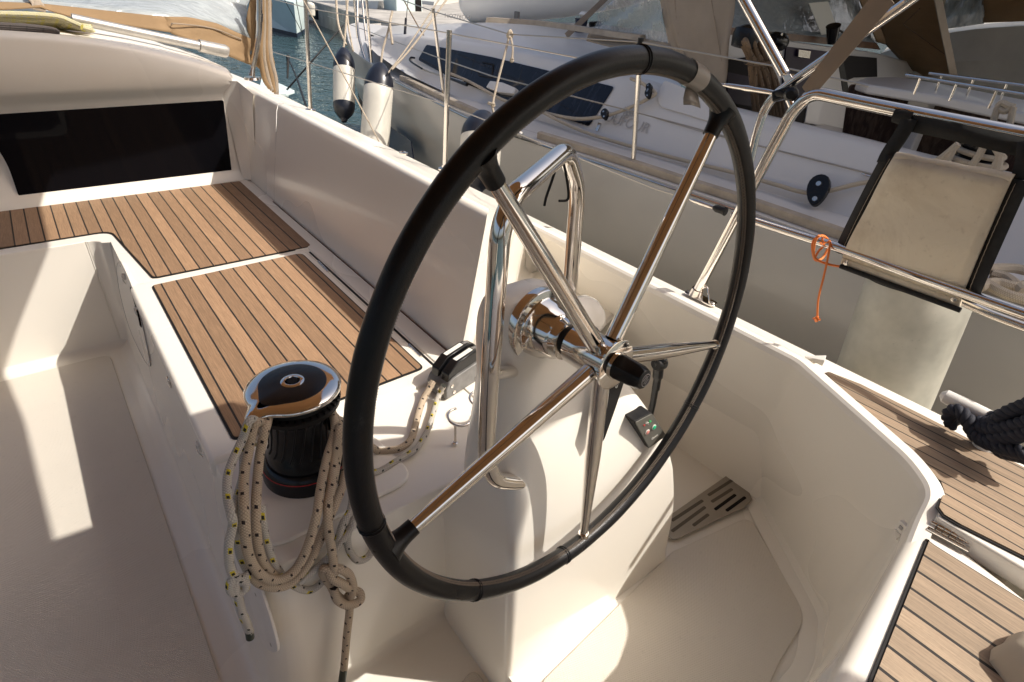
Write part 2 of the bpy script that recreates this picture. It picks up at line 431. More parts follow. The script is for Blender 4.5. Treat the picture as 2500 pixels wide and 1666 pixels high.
def rpoly(pts, r, n=6):              # closed polygon with rounded corners
    P = [np.array(p, float) for p in pts]; m_ = len(P); out = []
    rr = r if hasattr(r, '__len__') else [r]*m_
    for i in range(m_):
        a = P[i-1]-P[i]; b = P[(i+1) % m_]-P[i]; la, lb = np.linalg.norm(a), np.linalg.norm(b)
        if rr[i] <= 0: out.append(P[i]); continue
        d = min(rr[i], la*.48, lb*.48); p0 = P[i]+a/la*d; p2 = P[i]+b/lb*d
        for k in range(n+1):
            t_ = k/n; out.append((1-t_)**2*p0+2*t_*(1-t_)*P[i]+t_*t_*p2)
    return out
def cove(mb, p0, p1, d1, d2, r, n=6):   # concave fillet along a seam; d1, d2 point away from the seam inside each wall
    p0, p1, d1, d2 = (np.array(q, float) for q in (p0, p1, d1, d2)); rows = []
    d1 = d1/np.linalg.norm(d1); d2 = d2/np.linalg.norm(d2)
    for k in range(n+1):
        t_ = k/n; o_ = (1-t_)**2*d1*r+t_*t_*d2*r; rows.append([p0+o_, p1+o_])
    mb.sheet(rows)
def prt(mb, name, mat, par, **k): return mb.build(name, mat, par, **k)
def text_part(body, size, pos, xdir, updir, mat, name, parent, ext=.0006):
    cu = bpy.data.curves.new(name, 'FONT'); cu.body = body; cu.size = size; cu.extrude = ext; cu.align_x = 'CENTER'; cu.align_y = 'CENTER'
    tmp = bpy.data.objects.new('tmp', cu); C.objects.link(tmp)
    dg = bpy.context.evaluated_depsgraph_get(); me = bpy.data.meshes.new_from_object(tmp.evaluated_get(dg))
    bpy.data.objects.remove(tmp); x = Vector(xdir).normalized(); u = Vector(updir); u = (u-u.dot(x)*x).normalized(); z = x.cross(u)
    mt = Matrix((x, u, z)).transposed().to_4x4(); mt.translation = Vector(pos); me.transform(mt)
    me.materials.clear(); me.materials.append(M[mat]); o = bpy.data.objects.new(name, me); C.objects.link(o)
    if parent is not None: o.parent = parent; o.matrix_parent_inverse = Matrix.Translation(-Vector(parent_world(parent)))
    return o
def copy_tree(o, off=(0, 0, 0), parent=None):
    c = o.copy(); C.objects.link(c)
    if parent is not None: c.parent = parent
    else: c.location = Vector(o.location)+Vector(off)
    for ch in [x for x in bpy.data.objects if x.parent == o and x != c]: copy_tree(ch, parent=c)
    return c

FL, FLH, ST, WZ = -1.5, -1.42, -1.0, -2.05

# ================================================================== water and sea bed reach
mb = MB(); mb.add([(-900, -900, WZ), (900, -900, WZ), (900, 900, WZ), (-900, 900, WZ)], [(0, 1, 2, 3)])
tag(mb.build('water', 'water'), kind='structure')

# ================================================================== the sailboat we stand on
own = empty('sailboat', (0, 0, FL), 'cream sailboat cockpit with teak benches, the boat the photo is taken from', 'sailboat')
# cockpit floor
mb = MB(); mb.box((-1.75, -1.2, FL-.06), (.52, 2.86, FL)); mb.box((.52, -1.2, FL-.06), (1.75, 1.7, FLH))
cove(mb, (.060, .83, FL), (.060, 2.80, FL), (-1, 0, 0), (0, 0, 1), .05)
cove(mb, (-1.6, 2.80, FL), (.075, 2.80, FL), (0, -1, 0), (0, 0, 1), .05)
cove(mb, (.075, .83, FL), (.55, .83, FL), (0, -1, 0), (0, 0, 1), .04)
floor = prt(mb, 'cockpit_floor', 'gelcoat', own, bang=60)
mb = MB(); mb.prism(rpoly([(-.03, .55, FL+.0005), (-.03, 2.72, FL+.0005), (-1.2, 2.72, FL+.0005), (-1.2, -1.1, FL+.0005), (-.03, -1.1, FL+.0005)], .05), (0, 0, .006))
prt(mb, 'nonskid_panel', 'nonskid', own, bevel=.003, seg=2)
mb = MB(); q = [PZ(1640, 1350, FLH+.001), PZ(1830, 1262, FLH+.001), PZ(1968, 1510, FLH+.001), PZ(1890, 1640, FLH+.001), A(.8, .10, FLH+.001), A(.56, .10, FLH+.001), A(.56, .50, FLH+.001)]
mb.prism(rpoly(q, [.01, .05, .05, .05, .03, .03, .03]), (0, 0, .006)); prt(mb, 'nonskid_panel', 'nonskid', own, bevel=.003, seg=2)
mb = MB(); mb.prism(rpoly([(.13, .56, FL+.0005), (.49, .66, FL+.0005), (.50, .35, FL+.0005), (.13, .35, FL+.0005)], .03), (0, 0, .006)); prt(mb, 'nonskid_panel', 'nonskid', own, bevel=.003, seg=2)

FN, FP = A(1, 0, -.12), A(.1035, 0, -1.04)
def FW(u, v, off=0.0): return PP(u, v, FP-A(off, 0, 0), FN)   # a point on the bench front
# seat moulding: L shape in plan, console for the winch at its aft end
def arc(cx, cy, r, a0, a1, n=8): return [(cx+r*math.cos(R(a0+(a1-a0)*k/n)), cy+r*math.sin(R(a0+(a1-a0)*k/n))) for k in range(n+1)]
pl = [(.84, .70), (.84, 3.40), (-1.75, 3.40), (-1.75, 2.795)] + [(.025, 2.795)]+arc(.025, 2.745, .05, 90, 0)+[(.075, 2.745), (.075, 1.20)]+arc(.145, .90, .07, 180, 270)+[(.52, .83), (.60, .83), (.62, .70)]
mb = MB(); mb.prism([(x, y, FL-.02) for x, y in pl], (0, 0, (ST-.006)-(FL-.02)))
mb.v = [((x+(.031 if z > -1.2 else -.027)*(1 if x < .09 else max(0, (.16-x)/.07)), y, z) if (x < .16 and y < 2.746) else (x, y, z)) for x, y, z in mb.v]
seat = prt(mb, 'bench', 'gelcoat', own, bevel=.028, seg=5, bang=50)
mb = MB()   # slightly raised rounded platform under the winch
mb.prism(rpoly([(.115, .87, ST-.006), (.115, 1.175, ST-.006), (.44, 1.175, ST-.006), (.47, .88, ST-.006)], .06), (0, 0, .012)); prt(mb, 'winch_pad', 'gelcoat', own, bevel=.008)
mb = MB()   # locker lid
mb.prism(rpoly([(.096, 1.185, ST-.055), (.096, 2.262, ST-.055), (.735, 2.262, ST-.055), (.735, 1.185, ST-.055)], [.02, .03, .05, .05]), (0, 0, .060))
prt(mb, 'locker_lid', 'gelcoat', own, bevel=.017, seg=5)
mb = MB(); mb.box((.741, 1.19, ST-.008), (.749, 2.25, ST-.0045)); prt(mb, 'gutter', 'black_rubber', own)  # black strip laid on for the shade in the gutter
mb = MB(); mb.box((.8195, .95, ST-.008), (.8215, 2.92, ST-.0012)); prt(mb, 'seam', 'varnished_wood', own)
# raised shelf line outboard of the gutter
mb = MB(); mb.box((.755, 1.0, ST-.03), (.818, 3.39, ST-.001)); mb.box((.70, 2.29, ST-.02), (.80, 3.37, ST-.002)); prt(mb, 'bench_shelf', 'gelcoat', own, bevel=.004)

def teak_panel(name, pts, z0, mat, border=.006, th=.006, par=None):
    P = [np.array(p, float) for p in pts]; cx = sum(P)/len(P)
    mb = MB(); mb.prism([(p[0], p[1], z0) for p in P], (0, 0, th-.0025)); o = mb.build(name, 'black_rubber', par, bevel=.001, seg=1)
    # inset for the boards
    n = len(P); ins = []; ar = sum(P[i][0]*P[(i+1) % n][1]-P[(i+1) % n][0]*P[i][1] for i in range(n)); sg = 1 if ar > 0 else -1
    for i in range(n):
        a = P[i][:2]-P[i-1][:2]; b = P[(i+1) % n][:2]-P[i][:2]; a = a/(np.linalg.norm(a)+1e-9); b = b/(np.linalg.norm(b)+1e-9)
        na = np.array([-a[1], a[0]])*sg; nb = np.array([-b[1], b[0]])*sg; k = na+nb; k = k/max(.3, (np.dot(k, k)/2)); ins.append((P[i][0]+border*k[0], P[i][1]+border*k[1], z0+th-.0025))
    mb = MB(); mb.prism(ins, (0, 0, .0025)); mb.build('boards', mat, o, bevel=.0008, seg=1)
    return o
ft = rpoly([(-1.6, 2.842, 0), (.118, 2.856, 0), (.176, 2.292, 0), (.778, 2.292, 0), (.782, 3.312, 0), (-1.6, 3.335, 0)], [.0, .055, .022, .03, .02, 0])
teak_panel('teak_panel', ft, ST-.0058+.0005, 'teak_seat', par=own)
at = rpoly([(.160, 1.232, 0), (.160, 2.212, 0), (.706, 2.228, 0), (.706, 1.250, 0)], [.02, .018, .03, .022])
teak_panel('teak_panel', at, ST+.0052, 'teak_seat', par=own)

# coaming: cross-section swept forward, ending aft in a diagonal face
def csec(y, dx=0.0, top=-.55):
    s = [(.826+dx, y, ST-.004), (.836+dx, y, -.93), (.850+dx, y, -.86), (.905, y, top-.035), (.916, y, top-.008), (.938, y, top-.002)]
    s += [(1.38, y, -.792), (1.515, y, -.832), (1.530, y, -.845), (1.530, y, -1.00)]; return [np.array(q) for q in s]
def endy(x): return 1.24+max(0, min(1, (x-.90)/.48))*.38
aft = [np.array([p[0], endy(p[0]), p[2]]) for p in csec(0)]
mb = MB(); rows = [aft]+[csec(y) for y in (1.9, 2.4, 2.915)]; mb.sheet([[r_[i] for r_ in rows] for i in range(len(aft))][::-1])
for i in range(len(rows[0])): pass
mb.add([A(1.383, 1.625, -.792), A(1.385, 1.62, -1.06), A(1.475, 1.62, -1.06)], [(0, 1, 2)]); coam = prt(mb, 'coaming', 'gelcoat', own, bang=28, bevel=.010, seg=4)
mb = MB(); rows = [csec(2.927, .006), csec(3.3, .006), csec(3.42, .01)]
rows = [[r_[i] for r_ in rows] for i in range(len(rows[0]))]; mb.sheet(rows[::-1]); mb.build('coaming', 'gelcoat', own, bevel=.010, seg=4, bang=28)
mb = MB(); mb.sheet([[p+A(.004, 0, -.003) for p in (csec(2.91)[i], csec(2.93)[i])] for i in range(7)]); mb.build('coaming_joint', 'grey_plastic', own)
# side deck forward of the cockpit, up to the bow end of what is seen
mb = MB(); rows = []
for y in (3.42, 5, 7, 9): 
    k = max(0, (y-5))*.06
    rows.append([A(.86, y, -.72), A(1.0, y, -.79), A(1.38-k, y, -.81), A(1.515-k, y, -.832), A(1.53-k, y, -.845), A(1.53-k, y, -1.0)])
mb.sheet([[r_[i] for r_ in rows] for i in range(6)][::-1]); mb.build('side_deck', 'gelcoat', own, bevel=.01, bang=28)
# diagonal end face of the coaming, ledge below it
mb = MB(); e = [np.array([p[0], endy(p[0]), p[2]]) for p in csec(0)][:7]
bot = [A(p[0], p[1], -1.02) for p in e]
mb.sheet([e[::-1], bot[::-1]]); mb.build('coaming_end', 'gelcoat', own)
mb = MB(); mb.prism([(.80, .98, -1.04), (.84, 1.27, -1.04), (1.47, 1.66, -1.04), (1.47, 1.2, -1.04)], (0, 0, .036)); mb.build('ledge', 'gelcoat', own, bevel=.02, seg=4)
mb = MB(); cove(mb, (.85, 1.24, -1.0), (1.39, 1.625, -1.0), (.3, -.4, 0), (0, 0, 1), .04); mb.build('ledge_fillet', 'gelcoat', own)
# helm side wall: top rail, wall, corner, return wall and deck
T = [A(1.383, 1.625, -.792), A(1.392, .52, -.80), A(*PZ(2218, 1122, -.815)), A(*PZ(2268, 1196, -.825)), A(*PZ(2238, 1252, -.85)), A(.95, .070, -.91), A(.5, .07, -.91)]
Bs = [A(1.60, 1.60, FLH), A(1.625, .655, FLH), A(*PZ(1975, 1455, FLH)), A(*PZ(2006, 1515, FLH)), A(1.14, .115, FLH), A(.85, .11, FLH), A(.5, .11, FLH)]
def lerp(a, b, t_): return a+(b-a)*t_
def sub_(L, n=6):
    return spl(L, n)
rad_ = [0, .02, .045, .05, .05, .05, 0]; Ts, Bss = fillet(T, rad_, 6), fillet(Bs, rad_, 6); rows = []
for k, (ro, dz) in enumerate(((0, 0),)): pass
# rounded lip over the top edge, straight wall, cove at the floor
inw = []
for i in range(len(Ts)):
    a = Ts[max(0, i-1)]; b = Ts[min(len(Ts)-1, i+1)]; d = b-a; n_ = np.array([d[1], -d[0], 0]); n_ /= np.linalg.norm(n_); inw.append(n_)   # pointing inboard
fl_in = []
for i in range(len(Bss)):
    a = Bss[max(0, i-1)]; b = Bss[min(len(Bss)-1, i+1)]; d = b-a; n_ = np.array([d[1], -d[0], 0]); n_ /= np.linalg.norm(n_); fl_in.append(n_)
r0 = [t_-n_*.034+A(0, 0, .0) for t_, n_ in zip(Ts, inw)]
r1 = [t_-n_*.009 for t_, n_ in zip(Ts, inw)]
r2 = [t_-n_*.002+A(0, 0, -.006) for t_, n_ in zip(Ts, inw)]
r3 = [t_+n_*.002+A(0, 0, -.02) for t_, n_ in zip(Ts, inw)]
prof = [r0, r1, r2, r3]+[[lerp(a, b, q) for a, b in zip(r3, Bss)] for q in (.25, .5, .75, .88, .94)]
prof += [[lerp(lerp(a, b, .97), b+n_*.03, .35) for a, b, n_ in zip(r3, Bss, fl_in)], [b+n_*.05+A(0, 0, .003) for b, n_ in zip(Bss, fl_in)]]
mb = MB(); mb.sheet(prof[::-1]); helm_wall = mb.build('helm_side', 'gelcoat', own, ang=14)
# deck around it: white strip, teak
mb = MB()
inner = [p-n_*.030+A(0, 0, .0005) for p, n_ in zip(Ts, inw)]
rows = [[p, A(max(1.47, p[0]+.02), p[1], -.826), A(1.515, p[1], -.832), A(1.53, p[1], -.845), A(1.53, p[1], -1.0)] for p in inner if p[1] > .50]; rows.append([A(1.432, .50, -.80), A(1.47, .50, -.826), A(1.515, .50, -.832), A(1.53, .50, -.845), A(1.53, .50, -1.0)])
mb.sheet([[r_[i] for r_ in rows] for i in range(5)][::-1]); mb.build('side_deck', 'gelcoat', own)
ed = [p for p in inner if p[1] <= .56]
pts = [(p[0], p[1]) for p in ed if p[0] > 1.20]+[(1.160, .085), (1.160, -.9), (1.53, -.9), (1.53, .515)]
mb = MB(); mb.prism([(x, y, -.88) for x, y in pts], (0, 0, .046)); mb.build('side_deck', 'gelcoat', own, bevel=.006)
mb = MB(); mb.box((1.52, -.9, -1.0), (1.5299, .52, -.84)); mb.build('side_deck', 'gelcoat', own)
dk = [PZ(*p, -.832) for p in ((2009, 913), (2080, 982), (2150, 1050), (2215, 1110), (2262, 1150), (2290, 1180), (2297, 1200), (2290, 1220), (2284, 1240), (2300, 1262), (2335, 1283), (2500, 1366), (2620, 1425))]+[A(1.15, -.6, 0), A(1.452, -.6, 0)]+[PZ(*p, -.832) for p in ((2250, 1014), (2100, 939), (2022, 909))]
teak_panel('teak_panel', dk, -.8335, 'teak_deck', border=.004, par=own)
# hull outside
mb = MB(); rows = []
for y in (-.9, 0, 1, 2, 3, 4, 5, 7, 9):
    k = max(0, (y-5))*.06; rows.append([A(1.53-k, y, -1.0), A(1.528-k, y, -1.4), A(1.49-k, y, -1.8), A(1.40-k, y, -2.15)])
mb.sheet([[r_[i] for r_ in rows] for i in range(4)]); mb.build('hull', 'gelcoat', own)
mb = MB(); mb.box((1.531, -.9, -.885), (1.546, 1.95, -.85)); mb.build('rubbing_strake', 'black_rubber', own, bevel=.005)

# helm seat with hinged teak lid
mb = MB(); q = [PZ(2232, 1272, -.866), PZ(2288, 1284, -.866), A(1.135, -.10, -.89), A(1.135, -.9, -.89), A(-.9, -.9, -.89), A(-.9, .055, -.89), A(.70, .055, -.89)]
mb.prism(rpoly([(p[0], p[1], FLH) for p in q], [.03, .03, 0, 0, 0, 0, 0]), (0, 0, -.866-FLH)); mb.build('helm_seat', 'gelcoat', own, bevel=.03, seg=5, bang=50)
hs = [PZ(*p, -.887) for p in ((2262, 1300), (2500, 1412))]
q = [A(1.176, .070, 0), A(1.20, -.6, 0), A(.30, -.6, 0), A(.30, .012, 0), A(.80, .018, 0)]
teak_panel('teak_panel', rpoly([(1.118, .066, 0), (1.118, .02, 0), (1.118, -.6, 0), (.30, -.6, 0), (.30, -.01, 0), (*PZ(2118, 1666, -.860)[:2], 0), (*PZ(2262, 1310, -.860)[:2], 0)], [.012, 0, 0, 0, 0, 0, .012]), -.8655, 'teak_helm', par=own)
mb = MB(); mb.prism([(1.0, .06, FLH), (1.0, -.05, FLH), (1.22, -.05, FLH), (1.22, .10, FLH), (1.15, .10, FLH)], (0, 0, -.89-FLH)); mb.build('helm_seat', 'gelcoat', own)
# hinge with knuckles
a, b = PZ(2272, 1274, -.850), PZ(2374, 1328, -.850); hb = MB(); d = (b-a)
for k in range(6):
    p0, p1 = a+d*(k+.04)/6, a+d*(k+.96)/6; hb.tube([p0, p1], .0055, 10)
n_ = np.array([d[1], -d[0], 0]); n_ /= np.linalg.norm(n_)
for sgn in (1, -1): hb.obox((a+b)/2+n_*sgn*.010+A(0, 0, -.006), d/2, n_*.010, (0, 0, .0015))
hb.build('hinge', 'chrome', own, bevel=.0006, seg=1)
# cockpit back rest hinge on the forward bench lid gutter
for (u0, v0, u1, v1) in ((777, 639, 801, 664), (998, 842, 1028, 872)):
    a, b = PZ(u0, v0, ST+.004), PZ(u1, v1, ST+.004); hb = MB(); d = b-a
    for k in range(5): hb.tube([a+d*(k+.05)/5, a+d*(k+.95)/5], .0048, 8)
    hb.build('hinge', 'stainless', own)
# bulkhead: profile in y,z swept across, with a recess for the window
def roofz(x): return -.300-.045*abs(x)-.19*max(0, x)**2 if x < .9 else -.50
xs = [-1.8, -1.2, -.6, -.3, 0, .15, .3, .45, .6, .72, .80, .85]
rows = []
for x in xs:
    rz = roofz(x); k = max(0, (x-.6))/.25
    rows.append([A(x, 3.325, ST-.01), A(x, 3.335, -.985), A(x, 3.352, -.965), A(x, 3.36, -.945), A(x, 3.425, -.60), A(x, 3.415, -.575), A(x, 3.40, -.55), A(x, 3.39, min(-.53, rz-.06)), A(x, 3.395, rz-.035), A(x, 3.405, rz-.015), A(x, 3.425, rz), A(x, 3.47, rz+.006), A(x, 4.2, rz+.03-.03*k), A(x, 6.5, rz-.02-.05*k)])
mb = MB(); mb.sheet([[r_[i] for r_ in rows] for i in range(len(rows[0]))]); mb.build('bulkhead', 'gelcoat', own)
mb = MB(); e = rows[-1]; mb.sheet([[p, A(.90, p[1]+.0, min(p[2]-.03, -.57)), A(.93, p[1]+.02, -.75)] for p in e]); mb.build('cabin_side', 'gelcoat', own)
# concave corner between bulkhead and coaming
mb = MB(); mb.sheet([[A(.80, 3.335, ST), A(.84, 3.29, ST+.0), A(.835, 3.22, ST)], [A(.80, 3.425, -.6), A(.87, 3.37, -.6), A(.895, 3.25, -.6)], [A(.82, 3.40, -.52), A(.87, 3.37, -.52), A(.905, 3.25, -.565)]]); mb.build('corner_fillet', 'gelcoat', own)
pn, p0 = A(0, -1, -.065/.345), A(0, 3.36, -.945); pn = pn/np.linalg.norm(pn)
wq = [PP(u, v, p0+pn*.004, pn) for u, v in ((-60, 283), (546, 245), (566, 419), (46, 481), (18, 400))]
mb = MB(); ws = rpoly(wq, [0, .012, .012, .015, .05]); mb.prism(ws, -pn*.003); mb.build('window', 'smoked_window', own, bevel=.0015, seg=2)

# port bench and port coaming (outside the picture, seen in reflections)
mb = MB(); mb.box((-1.75, .8, FL), (-1.15, 2.8, ST)); mb.box((-2.4, -.9, -1.0), (-1.75, 6, -.58)); mb.build('port_side', 'gelcoat', own, bevel=.02)
mb = MB(); mb.box((-1.7, .85, ST+.001), (-1.2, 2.75, ST+.006)); mb.build('teak_panel', 'teak_seat', own)

# ================================================================== steering pedestal (moulded console with column)
ped = empty('steering_pedestal', (.8, .75, FLH), 'white moulded steering pedestal behind the wheel with a switch panel on its shoulder', 'pedestal')
def rrect(x0, x1, y0, y1, r, z, n=7):
    r = min(r, (x1-x0)/2-.001, (y1-y0)/2-.001); out = []
    for cx, cy, a in ((x1-r, y0+r, -90), (x1-r, y1-r, 0), (x0+r, y1-r, 90), (x0+r, y0+r, 180)):
        for k in range(n+1): q = R(a+90*k/n); out.append(A(cx+r*math.cos(q), cy+r*math.sin(q), z))
    return out
sec = [(-1.52, .500, 1.16, .520, 1.05, .015), (-1.44, .512, 1.112, .548, 1.03, .016), (-1.38, .516, 1.104, .560, 1.0, .018), (-1.20, .512, 1.083, .562, .98, .020),
       (-1.05, .507, 1.038, .563, .92, .022), (-.99, .505, 1.014, .564, .78, .024), (-.93, .505, .985, .566, .765, .028), (-.87, .506, .949, .570, .765, .033), (-.81, .508, .912, .577, .765, .040), (-.75, .511, .872, .590, .765, .050),
       (-.69, .513, .824, .610, .765, .060), (-.63, .515, .765, .632, .765, .065), (-.58, .516, .725, .645, .765, .058), (-.545, .517, .716, .654, .765, .054), (-.512, .520, .704, .662, .762, .050),
       (-.490, .528, .690, .673, .757, .04), (-.477, .540, .674, .685, .750, .03), (-.470, .560, .652, .698, .742, .02)]
zs = [s_[0] for s_ in sec]; S2 = spl([A(*s_) for s_ in sec], 3); rows = [rrect(s_[1], s_[2], s_[3], s_[4], max(.01, s_[5]), s_[0]) for s_ in S2]
mb = MB(); n_ = len(rows[0]); mb.add([p for r_ in rows for p in r_], [(i*n_+k, i*n_+(k+1) % n_, (i+1)*n_+(k+1) % n_, (i+1)*n_+k) for i in range(len(rows)-1) for k in range(n_)]+[tuple((len(rows)-1)*n_+k for k in range(n_))])
mb.build('column', 'gelcoat', ped, ang=60)
# hood and compass on the column's outboard shoulder
cc = PY(1408, 800, .74)
mb = MB(); rows = []
for i in range(9):
    a = R(180*i/8); rows.append([cc+A(.005, .015, 0)+A(.075*math.sin(R(10+85*k/8))*math.cos(a), -.055*math.cos(R(10+85*k/8))+.0, .062*math.sin(R(10+85*k/8))*math.sin(a)+.0) for k in range(9)])
mb.sheet(rows); mb.build('compass_hood', 'gelcoat', ped, solid=.006)
cm = MB(); cm.lathe(cc+A(-.006, -.01, -.012), (0.35, -.75, .35), [(-.02, .045), (0, .052), (.015, .050), (.03, .042), (.042, .026), (.047, .004)], 28)
co = cm.build('compass', 'black_plastic', ped)
mb = MB()
for k in range(5):
    h_, r_ = (-.004+.011*k, (.0535, .052, .0475, .040, .030)[k]); 
    u_ = Vector((.35, -.75, .35)).normalized(); c_ = cc+A(-.006, -.01, -.012)+np.array(u_)*h_
    e1 = u_.cross(Vector((0, 0, 1))).normalized(); e2 = u_.cross(e1)
    mb.tube([c_+r_*(math.cos(R(a))*np.array(e1)+math.sin(R(a))*np.array(e2)) for a in range(0, 360, 15)], .0016, 6, closed=True)
mb.build('ring', 'stainless', co)

# ================================================================== steering wheel
WC = A(.624, .5267, -.5182); WN = A(.0804, -.9953, .0535); WN /= np.linalg.norm(WN)
wx = np.cross(A(0, 0, 1), WN); wx /= np.linalg.norm(wx); wx = -wx if wx[0] < 0 else wx; wz = np.cross(WN, wx); wz = -wz if wz[2] < 0 else wz
WR = .44
def wp(ang, r, s=0.0): return WC+r*(math.cos(R(ang))*wx+math.sin(R(ang))*wz)+WN*s
wheel = empty('ships_wheel', WC, 'large black leather wrapped steering wheel with five chrome spokes', 'steering wheel')
TR = .0168
mb = MB(); rp = []; rr = []
for k in range(240):
    a = 360*k/240; rp.append(wp(a, WR)); rr.append(TR*(1+.012*math.sin(R(a*9))+.01*math.sin(R(a*23+40))))
mb.tube(rp, rr, 22, closed=True); rim = mb.build('rim', 'leather', wheel)
for a in (88, 190, -88-8, -37, 232):   # leather joints
    mb = MB()
    for da in (-.35, .35): mb.tube([wp(a+da, WR)+TR*1.03*(math.cos(R(q))*(wp(a+da, 1)-WC)+math.sin(R(q))*WN) for q in range(0, 360, 20)], .0011, 5, closed=True)
    mb.build('joint', 'leather', rim)
# zigzag stitching on the inner side of the rim
mb = MB(); st = []; n = 760
for k in range(n):
    a = 360*k/n; q = 180+(-12 if k % 2 else 12)-18
    st.append(wp(a, WR)+TR*1.02*(math.cos(R(q))*(wp(a, 1)-WC)+math.sin(R(q))*WN))
mb.tube(st, .00065, 4, closed=True)
st = []
for k in range(n):
    a = 360*k/n; q = 180+(12 if k % 2 else -12)-18
    st.append(wp(a, WR)+TR*1.02*(math.cos(R(q))*(wp(a, 1)-WC)+math.sin(R(q))*WN))
mb.tube(st, .00065, 4, closed=True); mb.build('stitching', 'thread', rim)
SA = (125.5, 55.5, -17.5, -88.5, -161.5)
for i, a in enumerate(SA):
    mb = MB(); d0 = wp(a, .036, .008); d1 = wp(a, WR-TR*.7)
    n = 14; pts = [lerp(d0, d1, k/n) for k in range(n+1)]; rr = [.0148-.0052*(k/n)**1.5 for k in range(n+1)]
    if i in (2, 3): rr = [.0148-.0075*max(0, (k/n-.45)/.55) for k in range(n+1)]
    mb.tube(pts, rr, 20); sp = mb.build('spoke', 'chrome', wheel)
    mb = MB()
    if i in (0, 1, 4):
        q0, q1 = wp(a, WR-TR-.030), wp(a, WR-.004); mb.tube([lerp(q0, q1, k/6) for k in range(7)], [.0125, .0128, .0130, .0138, .0155, .019, .022], 18); mb.build('spoke_cuff', 'leather', sp)
    else:
        mb.tube([wp(a, WR-TR-.006), wp(a, WR-TR+.004)], .0105, 18); mb.build('spoke_cuff', 'stainless', sp)
mb = MB(); mb.lathe(WC, WN, [(-.058, .028), (-.056, .034), (-.02, .036), (.030, .036), (.0305, .0425), (.034, .043), (.0355, .040), (.036, .018)], 48)
hub = mb.build('hub', 'chrome', wheel)
mb = MB(); mb.lathe(WC, WN, [(.036, .0235), (.040, .0235), (.0405, .0215)], 36); mb.build('washer', 'stainless', hub)
mb = MB(); c_ = WC+WN*.040
rows = []
for h_, r_ in ((0, .021), (.003, .022), (.030, .0205), (.042, .0195), (.050, .0165), (.052, .012)):
    rows.append([c_+WN*h_+(r_*(1.0 if h_ > .04 else (1.06 if k % 2 else .98)))*(math.cos(R(30*k))*wx+math.sin(R(30*k))*wz) for k in range(12)])
mb.add([p for r_ in rows for p in r_], [(i*12+(k+1) % 12, i*12+k, (i+1)*12+k, (i+1)*12+(k+1) % 12) for i in range(5) for k in range(12)]+[tuple(60+k for k in reversed(range(12)))])
capo = mb.build('hub_cap', 'black_plastic', hub, bevel=.0015, seg=2)
mb = MB(); c_ = WC+WN*.0925
mb.tube([c_+.0105*(math.cos(R(a))*wx+math.sin(R(a))*wz) for a in range(0, 360, 20)], .0007, 5, closed=True)
for p in (((-.005, -.005), (.005, .006)), ((-.001, -.007), (.0065, 0)), ((-.007, .001), (.001, .0075))): mb.tube([c_+p[0][0]*wx+p[0][1]*wz, c_+p[1][0]*wx+p[1][1]*wz], .0008, 5)
mb.build('emblem', 'grey_mark', capo)
# chrome dome between hub and column (steering shaft bearing)
mb = MB(); BC = WC-WN*.140
mb.lathe(BC, WN, [(-.012, .070), (.004, .071), (.007, .069), (.0085, .057), (.012, .054), (.028, .052), (.033, .047), (.050, .0435), (.055, .038), (.070, .036), (.072, .030)], 48)
brg = mb.build('shaft_flange', 'chrome', ped)
mb = MB(); mb.lathe(BC, WN, [(.070, .0275), (.084, .0275)], 32); mb.build('seal', 'black_rubber', brg)
for a in (-120, -40, 40, 150):
    mb = MB(); mb.lathe(BC+WN*.007+.0615*(math.cos(R(a))*wx+math.sin(R(a))*wz), WN, [(0, .0062), (.0016, .0062), (.0018, .0045), (.0005, .003)], 14)
    mb.build('screw', 'grate_steel', brg)
# clear tape scrap on the rim
mb = MB(); rows = []
for k in range(7):
    a = 73.2-5.0*k/6; rows.append([wp(a, WR)+TR*1.045*(math.cos(R(q))*(wp(a, 1)-WC)+math.sin(R(q))*WN) for q in range(-20, 250, 15)])
mb.sheet(rows); tp = mb.build('tape', 'clear_tape', wheel); tag(tp, 'scrap of translucent tape wrapped round the top of the rim')
mb = MB(); e = wp(71, WR-.016); mb.sheet([[e+A(-.006, 0, 0), e+A(-.012, -.004, -.014), e+A(-.006, -.002, -.024)], [e+A(.012, 0, -.004), e+A(.014, -.006, -.020), e+A(.016, 0, -.026)], [e+A(.03, .002, -.014), e+A(.034, -.002, -.026), e+A(.04, 0, -.032)]])
mb.build('tape_end', 'clear_tape', tp, solid=.0006)

# ================================================================== binnacle guard rail (bent chrome tube)
guard = empty('grab_rail', PY(1215, 1170, .64), 'bent chrome grab rail arching over the steering pedestal', 'grab rail')
gp = [PX(1275, 1176, .54), PX(1246, 1177, .512), PX(1208, 1172, .478), PX(1187, 1118, .468), PY(1197, 900, .618), PY(1222, 560, .63), PY(1252, 478, .64), PY(1382, 366, .72), PY(1412, 460, .765), PY(1392, 690, .79), PY(1385, 760, .79)]
mb = MB(); mb.tube(fillet(gp, [0, .01, .03, .04, .1, .06, .05, .03, .06, .1, 0], 8), .0158, 24); mb.build('tube', 'chrome', guard)
mb = MB(); mb.tube([PY(1190, 915, .622), PY(1262, 905, .665), PY(1275, 903, .70)], .0125, 20); mb.build('standoff', 'chrome', guard)
# black cords hanging from the top of the rail
for i, ps in enumerate((((1362, 395), (1348, 440), (1334, 480), (1329, 503)), ((1374, 388), (1384, 440), (1388, 475), (1384, 489), (1365, 491)))):
    mb = MB(); mb.tube(spl([PY(u, v, .71) for u, v in ps], 6), .0023, 8)
    tag(mb.build('cord', 'black_rubber'), ('straight' if i == 0 else 'curled')+' black cord end hanging from the top of the chrome grab rail', 'cord', 'cord ends on the grab rail')

